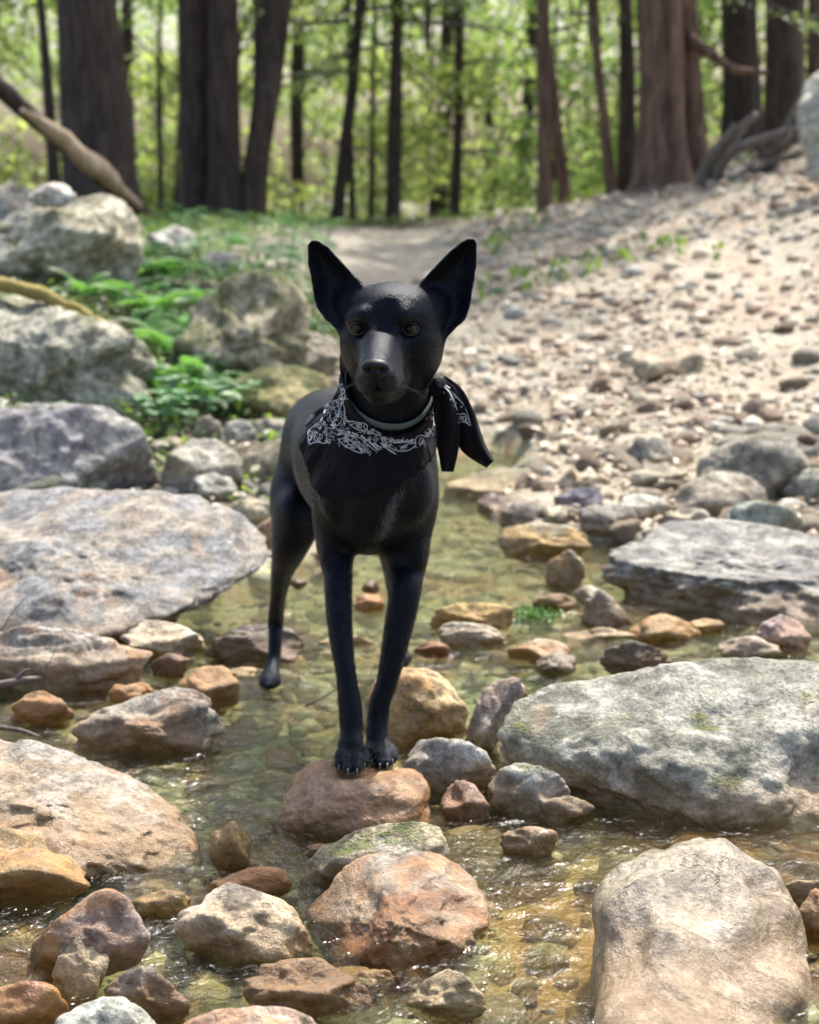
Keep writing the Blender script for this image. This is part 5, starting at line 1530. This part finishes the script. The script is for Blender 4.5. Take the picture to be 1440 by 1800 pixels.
def herb_mesh(seed):
    r = np.random.default_rng(seed); b = Bag()
    for k in range(7):
        a = r.uniform(0, 6.28); h = r.uniform(.05, .11); o = np.array([math.cos(a), math.sin(a), 0]) * r.uniform(.02, .06)
        pt = smooth_curve([(0, 0, 0), o * .6 + (0, 0, h * .7), o + (0, 0, h)], 6)
        V, F = tube(pt, .0011, 4, False); b.add(V, F)
        for q in range(3):
            aa = a + (q - 1) * 1.25; d = np.array([math.cos(aa), math.sin(aa), -.12]); s_ = np.array([-math.sin(aa), math.cos(aa), 0]); L = r.uniform(.026, .042); w = L * .42
            c = pt[-1]
            P = [c, c + d * L * .3 + s_ * w * .8, c + d * L * .65 + s_ * w * .85, c + d * L, c + d * L * .65 - s_ * w * .85, c + d * L * .3 - s_ * w * .8, c + d * L * .5 - (0, 0, .004)]
            b.add(P, [(0, 1, 6), (1, 2, 6), (2, 3, 6), (3, 4, 6), (4, 5, 6), (5, 0, 6)])
    return mesh('leafy_herb', np.concatenate(b.V), b.F, False)
HM = [herb_mesh(k) for k in range(4)]
for m_ in HM: m_.materials.append(M_herb)
HP = [(250, 730), (275, 745), (300, 735), (325, 740), (262, 765), (290, 768), (320, 765), (345, 745), (405, 735), (425, 740), (450, 735), (470, 725), (240, 705), (395, 600), (420, 640), (500, 560), (540, 560), (470, 575),
      (570, 540), (560, 600), (580, 575), (350, 470), (300, 480), (270, 470), (380, 430), (430, 430), (500, 450), (540, 470), (330, 420), (460, 480), (580, 500), (300, 530), (360, 655), (380, 670)]
rh = np.random.default_rng(81)
for _ in range(70):
    u_ = rh.random(); v_ = rh.random()
    HP.append((255 + u_ * 330, 395 + v_ * 300 - u_ * 20))
for i, (px_, py_) in enumerate(HP):
    g = hit(px_, py_, False); o = link('leafy_herb', HM[i % 4], loc=g)
    s = r.uniform(.8, 1.5); o.scale = (s, s, s); o.rotation_euler = (0, 0, r.uniform(0, 6))
    w = beside(px_, py_)
    tag(o, f"blue green herb {['tuft', 'seedling', 'sprig', 'clump', 'spray', 'rosette'][int(rh.integers(0, 6))]} {w}", 'plant', 'leafy herbs on the left bank')
# ground cover: small leaves and grass
def patch_leaves(name, label, n, box, fn, Lr, mat, hr, seed, up=.6):
    r = np.random.default_rng(seed)
    x = r.uniform(box[0], box[1], n); y = r.uniform(box[2], box[3], n); k = r.random(n) < fn(x, y); x, y = x[k], y[k]; n = len(x)
    P = np.stack([x, y, H(x, y) + r.uniform(*hr, n)], -1)
    D1 = runit(r, n) * (1, 1, .6) + (0, 0, up); D1 /= np.linalg.norm(D1, axis=1)[:, None]
    Nn = runit(r, n) * .6 + (0, -.2, 1.)
    Nn -= D1 * (Nn * D1).sum(1)[:, None]; Nn /= np.linalg.norm(Nn, axis=1)[:, None]
    L = r.uniform(*Lr, n)
    V, F = leaf_quads(P, D1, Nn, L, L * .30, .2)
    return tag(link(name, mesh(name, V, F, False), mat), label, kind='stuff')
def fleft(x, y):
    P = np.stack([x, y, 0 * x], -1)
    return (1 - sstep(-.5, -.1, x + (y - 6) * -.10 + 1.1 * sstep(8, 9.5, y) + .3 * fbm(P * 1.4, 3))) * sstep(-.35, .35, fbm(P * 2.2 + 4, 3) + .15) * (1 - creek(x, y)) * sstep(4.9, 5.4, y)
patch_leaves('ground_cover', 'low green leaves and moss covering the left bank', 70000, (-3.6, .3, 4.9, 13.5), fleft, (.014, .045), M_grass, (0, .06), 61, .3)
def frest(x, y):
    P = np.stack([x, y, 0 * x], -1)
    return sstep(12.9, 14.0, y + .8 * fbm(P * .9, 3)) * .9 * (1 - (np.abs(x + .2) < 1.1) * (y < 14)) + .9 * sstep(.35, .6, fbm(P * .8 + 11, 2)) * (y > 8) * (x > .3)
patch_leaves('crest_grass', 'thin green grass and seedlings along the crest of the slope', 26000, (-6, 7, 8, 18), frest, (.03, .09), M_grass, (0, .02), 62, 1.2)

# moss log on the second boulder, fallen trunk, roots
g1, g2 = at_y(-40, 492, 6.3), at_y(225, 590, 6.12)
V, F = tube(smooth_curve([g1, at_y(60, 512, 6.2), at_y(130, 545, 6.15), g2], 24), list(np.linspace(.028, .024, 16)) + list(np.linspace(.022, .008, 8)), 12)
V = V + (V - V.mean(0)) * 0 + .008 * np.stack([fbm(V * 14, 3), fbm(V * 14 + 7, 3), fbm(V * 14 + 3, 3)], -1)
tag(link('mossy_log', mesh('mossy_log', V, F), M_mosswood), 'yellow mossy log lying along the top of the lichen spotted boulder', 'log')
e = bpy.data.objects.new('fallen_trunk', None); C.objects.link(e); e.location = at_y(240, 372, 10.6)
tag(e, 'fallen broken trunk with pale split wood leaning down from the top left', 'fallen trunk')
A0, A1 = at_y(-480, -268, 9.1), at_y(245, 372, 10.6)
C_ = smooth_curve([A0, at_y(-160, 16, 9.5), at_y(35, 187, 9.95), A1], 40)
V, F = tube(C_, np.linspace(.095, .03, 40), 14); V = V + .012 * np.stack([fbm(V * 3, 3), fbm(V * 3 + 7, 3), fbm(V * 3 + 3, 3)], -1)
link('bark', mesh('bark', V - np.array(e.location), F), M_bark, e)
C2 = smooth_curve([at_y(40, 196, 9.60), at_y(118, 254, 9.86), at_y(172, 300, 10.08), at_y(247, 362, 10.38)], 40)
V, F = tube(C2, np.interp(np.arange(40), [0, 8, 25, 39], [.012, .045, .060, .02]), 14); V = V + .02 * np.stack([fbm(V * (3, 3, 3), 3), fbm(V * 4 + 7, 3), fbm(V * 4 + 3, 3)], -1)
link('split_wood', mesh('split_wood', V - np.array(e.location), F), M_wood, e)

def twig(ctrl, rr, label, mat=M_twig, name='stick', cat='stick', side=None):
    pts_ = smooth_curve(ctrl, 24)
    pts_ = pts_ + .004 * np.stack([fbm(pts_ * 9, 2), fbm(pts_ * 9 + 5, 2), fbm(pts_ * 9 + 2, 2)], -1)
    V, F = tube(pts_, np.linspace(rr, rr * .45, 24), 8)
    b = Bag(); b.add(V, F)
    for (k, d, L) in (side or []):
        p0 = pts_[k]; q = smooth_curve([p0, p0 + np.array(d) * L * .5 + (0, 0, .006), p0 + np.array(d) * L], 10)
        V, F = tube(q, np.linspace(rr * .5, rr * .15, 10), 6); b.add(V, F)
    return tag(b.build(name, mat), label, cat)
twig([at_y(-60, 1215, 3.30), at_y(0, 1206, 3.30), at_y(45, 1196, 3.30), at_y(76, 1192, 3.32)], .010, 'thick grey stick jutting in from the left edge', side=[(12, (.6, .1, .5), .05)])
twig([at_y(-60, 1270, 3.15), at_y(10, 1262, 3.17), at_y(60, 1262, 3.2), at_y(112, 1268, 3.2)], .005, 'pale straight stick lying over the small brown stone', M_bark_grey)
twig([at_y(-60, 1285, 3.05), at_y(0, 1281, 3.06), at_y(40, 1284, 3.07), at_y(72, 1296, 3.07)], .006, 'curved grey stick lowest at the left edge', M_bark_grey)
twig([at_y(0, 1110, 3.3), at_y(30, 1065, 3.3), at_y(48, 1042, 3.3)], .0012, 'thin upright twig in front of the blue grey slab')
twig([at_y(62, 1235, 3.25), at_y(80, 1180, 3.25), at_y(104, 1128, 3.25)], .0012, 'thin leaning twig in front of the long flat stone', side=[(8, (.5, 0, .7), .03)])
twig([at_y(20, 1245, 3.2), at_y(60, 1250, 3.18), at_y(95, 1232, 3.18)], .002, 'short dark forked twig among the left sticks', side=[(8, (.4, 0, .8), .05), (15, (-.3, 0, .9), .04)])
twig([at_y(538, 1243, 3.2), at_y(565, 1228, 3.2), at_y(594, 1208, 3.2)], .0022, 'short dark twig in the water left of the front leg')
twig([at_y(1288, 1757, 2.02), at_y(1330, 1775, 2.0), at_y(1375, 1800, 1.97)], .0022, 'black bent twig on the domed boulder')
twig([at_y(1090, 870, 5.6), at_y(1130, 880, 5.5), at_y(1200, 895, 5.4), at_y(1280, 905, 5.3)], .004, 'long thin branch lying across the right bank stones', side=[(10, (-.5, .1, .8), .07)])
twig([at_y(1275, 1080, 4.0), at_y(1290, 1070, 4.0), at_y(1325, 1078, 4.0)], .0015, 'pale hooked twig in front of the slate slab', M_bark_grey)
for k, (a0, a1, a2, wdt) in enumerate([((1250, 330), (1290, 265), (1440, 215), .05), ((1255, 345), (1320, 300), (1460, 250), .04), ((1230, 320), (1262, 260), (1330, 200), .045), ((1300, 330), (1360, 260), (1420, 150), .035), ((1330, 310), (1390, 250), (1470, 200), .05)]):
    twig([at_y(*a0, 11.5), at_y(*a1, 11.3), at_y(*a2, 11.0)], wdt, ['lowest grey root in the root tangle under the white boulder', 'second grey root in the tangle at the top right', 'upright grey root at the left of the root tangle', 'steep pale root rising to the white boulder', 'thick root behind the others in the root tangle'][k], M_bark_grey, 'tree_root', 'root', [(10, (.4, 0, .6), .3)])
# algae tuft in the stream
r = np.random.default_rng(9); g = hit(935, 1080)
n = 500; P = g + np.stack([r.normal(0, .035, n), r.normal(0, .03, n), r.uniform(-.01, .006, n)], -1)
D1 = runit(r, n) + (0, -.6, .3); D1 /= np.linalg.norm(D1, axis=1)[:, None]
V, F = leaf_quads(P, D1, np.tile([0, 0, 1.], (n, 1)), r.uniform(.008, .02, n), r.uniform(.002, .004, n))
tag(link('algae_tuft', mesh('algae_tuft', V, F, False), make_leaf('algae', (.045, .13, .02, 1), (.08, .18, .035, 1), .2)), 'bright green algae tuft in the stream right of the curved stone', 'algae')

# ================================================================== FOREST
def spray_crown(name, seed, n, r0, r1, z0, z1, leaves_per, Ls, droop=.35, flat=True):
    r = np.random.default_rng(seed)
    Pn, Dn_, Nn_ = [], [], []
    tw = Bag()
    for k in range(n):
        z = z0 + (z1 - z0) * (k + r.random()) / n
        a = r.uniform(0, 6.28); Rr = (r0 + (r1 - r0) * (1 - (z - z0) / (z1 - z0))) * r.uniform(.5, 1.1)
        d = np.array([math.cos(a), math.sin(a), 0]); s = np.array([-d[1], d[0], 0])
        t = r.random(leaves_per) ** .7
        lat = r.uniform(-1, 1, leaves_per) * .26 * Rr * (1.15 - t)
        p = d * (t * Rr)[:, None] + s * lat[:, None]
        p[:, 2] += z - droop * Rr * t ** 2 - .15 * np.abs(lat) + r.normal(0, .02, leaves_per)
        Pn.append(p)
        dd = d * .8 + s * np.sign(lat)[:, None] * .8 + r.normal(size=(leaves_per, 3)) * .25; dd[:, 2] -= .25
        Dn_.append(dd / np.linalg.norm(dd, axis=1)[:, None])
        Nn_.append(np.tile([0, 0, 1.], (leaves_per, 1)) + r.normal(size=(leaves_per, 3)) * .3)
        V, F = tube([(0, 0, z + .05), d * Rr * .5 + (0, 0, z), d * Rr * .95 + (0, 0, z - droop * Rr * .9)], [.02, .012, .003], 4, False); tw.add(V, F)
    P = np.concatenate(Pn); D1 = np.concatenate(Dn_); N1 = np.concatenate(Nn_); N1 /= np.linalg.norm(N1, axis=1)[:, None]
    m = len(P); V, F = leaf_quads(P, D1, N1, r.uniform(Ls * .6, Ls * 1.3, m), r.uniform(Ls * .14, Ls * .24, m), .1)
    return mesh(name, V, F, False), mesh('branches', np.concatenate(tw.V), tw.F)
def cloud_crown(name, seed, n, R, z0, z1, Ls, lumps=14):
    r = np.random.default_rng(seed)
    cl = np.stack([r.normal(0, R * .5, lumps), r.normal(0, R * .5, lumps), r.uniform(z0, z1, lumps)], -1); cr = r.uniform(.25, .5, lumps) * R
    k = r.integers(0, lumps, n); u = runit(r, n) * (r.random(n) ** .45)[:, None]
    P = cl[k] + u * cr[k][:, None] * (1, 1, .55)
    D1 = runit(r, n) + (0, 0, -.4); D1 /= np.linalg.norm(D1, axis=1)[:, None]
    N1 = runit(r, n) * .7 + (0, 0, .8); N1 /= np.linalg.norm(N1, axis=1)[:, None]
    L = r.uniform(Ls * .6, Ls * 1.3, n)
    V, F = leaf_quads(P, D1, N1, L, L * .33, .15)
    tw = Bag()
    for c in cl:
        V2, F2 = tube([(0, 0, max(.2, c[2] * .6)), c * (.5, .5, .85), c], [.014, .009, .003], 4, False); tw.add(V2, F2)
    tw.add(*tube([(0, 0, 0), (0, 0, z1 * .9)], [.02, .008], 5))
    return mesh(name, V, F, False), mesh('branches', np.concatenate(tw.V), tw.F)
HEM = [spray_crown('crown', 100 + k, 13, .9, 2.0, 0, 6.5, 110, .085) for k in range(3)]
DEC = [cloud_crown('crown', 200 + k, 2600, 2.2, 0, 7, .11, 20) for k in range(3)]
SAP = [cloud_crown('crown', 300 + k, 2400, 1.3, .25, 3.8, .085, 14) for k in range(4)]
HEL = [spray_crown('crown', 130 + k, 20, .8, 1.7, 0, 4.0, 150, .075, .25) for k in range(2)]
for a_, b_ in HEL: a_.materials.append(M_spray); b_.materials.append(M_bark_grey)
for a_, b_ in HEM: a_.materials.append(M_hem); b_.materials.append(M_bark)
for a_, b_ in DEC + SAP: a_.materials.append(M_leaf); b_.materials.append(M_bark)
SAPY = []
for a_, b_ in SAP[:2]:
    c_ = a_.copy(); c_.materials.clear(); c_.materials.append(M_leaf_y); SAPY.append((c_, b_))

def trunk_mesh(base, top, rb, rt, seed, h=9.5, flare=1.5):
    d = top - base; d /= d[2]
    n = 34; t = np.linspace(0, 1, n) ** 1.5
    zz = t * h
    c = d * zz[:, None] + np.stack([.05 * fbm(np.stack([zz * .5 + seed, zz * 0, zz * 0], -1), 2), .05 * fbm(np.stack([zz * .5, zz * 0 + seed, zz * 0], -1), 2), 0 * zz], -1) * (zz[:, None] / h * 3)
    hv = top[2] - base[2]
    rr = rb + (rt - rb) * zz / hv; rr = np.maximum(rr, rb * .35)
    rr = rr * (1 + (flare - 1) * np.exp(-zz / .16))
    c = np.vstack([[0, 0, -.35], c]); rr = np.concatenate([[rr[0] * 1.05], rr])
    V, F = tube(c, rr, 18, False)
    ax_ = np.repeat(c, 18, 0); o = V - ax_
    nn = fbm(np.column_stack([o[:, 0] * 9 / (rb * 10), o[:, 1] * 9 / (rb * 10), V[:, 2] * .9]) + seed, 3)
    V = ax_ + o * (1 + .16 * nn)[:, None]
    return mesh('trunk', V, F)
def tree(lab, bx, by, tx_, D, wb, wt, kind=None, cz=2.2, mat=M_bark, name='hemlock_tree', grp='trees along the crest', cs=1.0, dead=0, cat='tree', flare=1.35, seed=None, h=9.5):
    base = at_y(bx, by, D)
    gz = float(H(base[0], base[1])); base[2] = min(base[2], gz + .02)
    top = at_y(tx_, 0, D)
    sc = D / cp / FPX
    e = bpy.data.objects.new(name, None); C.objects.link(e); e.location = base
    tag(e, lab, cat, grp)
    seed = seed or int(bx)
    link('trunk', trunk_mesh(base, top, wb * sc / 2, wt * sc / 2, seed, h, flare), mat, e)
    d = (top - base) / (top - base)[2]
    if kind:
        cm, bm_ = kind
        for nm, m_ in (('crown', cm), ('branches', bm_)):
            c = bpy.data.objects.new(nm, m_); C.objects.link(c); c.parent = e
            c.location = d * cz; c.scale = (cs, cs, cs); c.rotation_euler = (0, 0, seed * 1.3)
    r = np.random.default_rng(seed)
    for k in range(dead):
        z = r.uniform(.4, 3.2); a = r.uniform(0, 6.28); L = r.uniform(.25, .8); p = d * z
        dv = np.array([math.cos(a), math.sin(a), r.uniform(-.25, .2)])
        V, F = tube([p, p + dv * L * .5, p + dv * L + (0, 0, -.06)], [.016, .01, .004], 5)
        link('dead_branch', mesh('dead_branch', V, F), M_bark_grey, e)
    return e
T = [
 ('thin dark trunk left of the thickest left hemlock', 96, 300, 72, 13.0, 22, 14, HEM[0], 2.0, M_bark, 1),
 ('thickest hemlock trunk on the left behind the fallen trunk', 178, 345, 152, 12.2, 126, 98, HEM[1], 2.05, M_bark, 0),
 ('big straight trunk left half of the double hemlock', 350, 388, 348, 13.2, 66, 66, HEM[2], 2.3, M_bark, 0),
 ('brown trunk right half of the double hemlock', 394, 386, 392, 13.0, 56, 50, HEM[0], 2.6, M_bark, 0),
 ('dark leaning hemlock forked near the top of the picture', 436, 390, 492, 13.0, 44, 44, HEM[1], 2.8, M_bark, 0),
 ('thin trunk leaning away behind the dark forked hemlock', 455, 380, 462, 14.5, 26, 36, HEL[1], 1.6, M_bark, 0),
 ('slim brown trunk leaning right near the centre', 592, 392, 632, 15.0, 22, 18, HEL[0], 1.1, M_bark, 1),
 ('very thin sapling trunk between the two slim brown trunks', 652, 385, 660, 16.5, 10, 7, None, 3, M_bark, 0),
 ('thin crooked stem just right of the leaning slim trunk', 622, 385, 612, 16.0, 9, 6, None, 3, M_bark, 0),
 ('upright slim brown trunk behind the dog head', 690, 392, 698, 15.0, 26, 20, HEL[1], 1.3, M_bark, 1),
 ('lone dark thin trunk right of centre', 800, 378, 808, 15.5, 18, 17, HEL[0], 1.7, M_bark, 2),
 ('reddish trunk left one of the crossing pair', 958, 372, 955, 13.2, 26, 22, HEL[0], 1.5, M_bark_red, 4),
 ('reddish leaning trunk right one of the crossing pair', 995, 370, 952, 13.4, 22, 16, None, 2.8, M_bark_red, 3),
 ('slender tan trunk leaning left of the dense brown stems', 1076, 345, 1040, 13.0, 20, 15, HEL[1], 1.2, M_bark_red, 4),
 ('shaggy brown stem with broken twigs left of the thick right trunk', 1104, 342, 1098, 13.1, 34, 22, None, 2.8, M_bark, 6),
 ('thick reddish brown hemlock trunk on the right', 1162, 342, 1160, 12.5, 86, 72, HEM[0], 2.5, M_bark_red, 2),
 ('trunk joined to the right side of the thick right hemlock', 1228, 318, 1200, 12.7, 40, 44, None, 2.8, M_bark_red, 1),
 ('thin stem in front of the thick right hemlock', 1190, 335, 1182, 12.3, 16, 13, None, 2.6, M_bark_red, 1),
 ('dark trunk behind the right side branch', 1302, 215, 1300, 14.0, 62, 58, HEM[1], 2.6, M_bark, 3),
 ('broad shaded trunk above the root tangle', 1380, 215, 1378, 13.5, 70, 66, HEM[2], 2.6, M_bark, 3),
 ('thin bare stem in front of the root tangle', 1342, 300, 1324, 11.6, 10, 10, None, 2.6, M_bark, 2),
 ('dark trunk cut by the right edge of the picture', 1436, 140, 1434, 13.0, 26, 24, None, 2.6, M_bark, 0),
 ('thin dark sapling behind the gap left of the double hemlock', 282, 372, 280, 15.5, 10, 7, None, 3, M_bark, 1),
 ('bent thin stem left of the double hemlock base', 305, 375, 330, 15.8, 9, 8, None, 3, M_bark, 0),
]
for (lab, bx, by, tx_, D, wb, wt, kd_, cz, mt, dead) in T:
    tree(lab, bx, by, tx_, D, wb, wt, kd_, cz, mt, dead=dead, flare=1.35 if wb > 40 else 1.15)
# side limb of the thick right hemlock
p0 = at_y(1212, 68, 12.6)
V, F = tube(smooth_curve([p0, at_y(1250, 95, 12.5), at_y(1292, 122, 12.4), at_y(1350, 128, 12.3)], 14), np.linspace(.05, .02, 14), 8)
tag(link('broken_limb', mesh('broken_limb', V, F), M_bark_red), 'broken brown limb reaching right from the thick right hemlock', 'branch')

# low hanging sprays, saplings and the woods behind
r = np.random.default_rng(71)
LB = ['bright green sapling standing in the sunlit woods', 'yellow green sapling glowing in the sunlit woods']
k = 0
for row, (yy, nrow, sp) in enumerate([(17, 9, 1.15), (20, 10, 1.45), (24, 11, 1.8), (29, 12, 2.1), (35, 12, 2.7)]):
    for j in range(nrow):
        x = (j - (nrow - 1) / 2) * sp + r.uniform(-.5, .5); y = yy + r.uniform(-1, 1)
        if row == 0 and -1.6 < x < .3: continue
        yel = r.random() < .4
        m_ = SAPY[k % 2] if yel else SAP[k % 4]
        e = bpy.data.objects.new('sapling', None); C.objects.link(e)
        e.location = (x, y, float(H(x, y)) - .05); s = r.uniform(.8, 1.35); e.scale = (s, s, s)
        e.rotation_euler = (0, 0, r.uniform(0, 6.28))
        qx, qy, _q = project(np.array([x, y, 1.2]))
        tt = min(T, key=lambda t_: abs(t_[1] - qx)); ls = tt[0]
        for w_ in (' left', ' on ', ' behind', ' forked', ' leaning', ' between', ' just', ' right', ' cut', ' above', ' in ', ' joined', ' with'):
            if w_ in ls[6:]: ls = ls[:6] + ls[6:].split(w_)[0]
        tag(e, f"{'yellow green' if yel else 'green'} sapling {['nearest', 'near', 'middle distance', 'distant', 'farthest'][row]} {'right' if qx > tt[1] else 'left'} of the {ls}", 'sapling', 'green saplings behind the crest' if not yel else 'yellow green saplings behind the crest')
        for nm, q in (('crown', m_[0]), ('branches', m_[1])):
            c = bpy.data.objects.new(nm, q); C.objects.link(c); c.parent = e
        k += 1
def nb(qx):
    tt = min(T, key=lambda t_: abs(t_[1] - qx)); ls = tt[0]
    for w_ in (' left', ' on ', ' behind', ' forked', ' leaning', ' between', ' just', ' right', ' cut', ' above', ' in ', ' joined', ' with'):
        if w_ in ls[6:]: ls = ls[:6] + ls[6:].split(w_)[0]
    return f"{'right' if qx > tt[1] else 'left'} of the {ls}"
for i in range(26):
    x = r.uniform(-11, 11); y = r.uniform(18, 38); 
    sc_ = FPX / y
    tree(f"slim {'distant' if y > 28 else 'nearer'} background tree {'right' if x > 0 else 'left'} of centre, {nb(720 + x * sc_)}", 720 + x * sc_, 360, 720 + x * sc_ + r.uniform(-25, 25), y, r.uniform(.10, .22) * sc_, r.uniform(.09, .16) * sc_, DEC[i % 3], r.uniform(2.6, 4.2), M_bark,
         name='background_tree', grp='slim trees in the bright woods behind', cs=r.uniform(.9, 1.3), seed=500 + i, h=12)
n = 46000
x = r.uniform(-26, 26, n); y = r.uniform(40, 52, n); z = -1.2 + 17 * r.random(n) ** 1.1
P = np.stack([x, y, z], -1); kk = fbm(P * .35, 3) > -.15 + .03 * z; P = P[kk]; n = len(P)
D1 = runit(r, n); N1 = runit(r, n) * .7 + (0, 0, .7); N1 -= D1 * (N1 * D1).sum(1)[:, None]; N1 /= np.linalg.norm(N1, axis=1)[:, None]
L = r.uniform(.16, .34, n)
V, F = leaf_quads(P, D1, N1, L, L * .38, .15)
tag(link('far_woods', mesh('far_woods', V, F, False), M_leaf_y), 'hazy sunlit foliage of the woods far behind', kind='stuff')
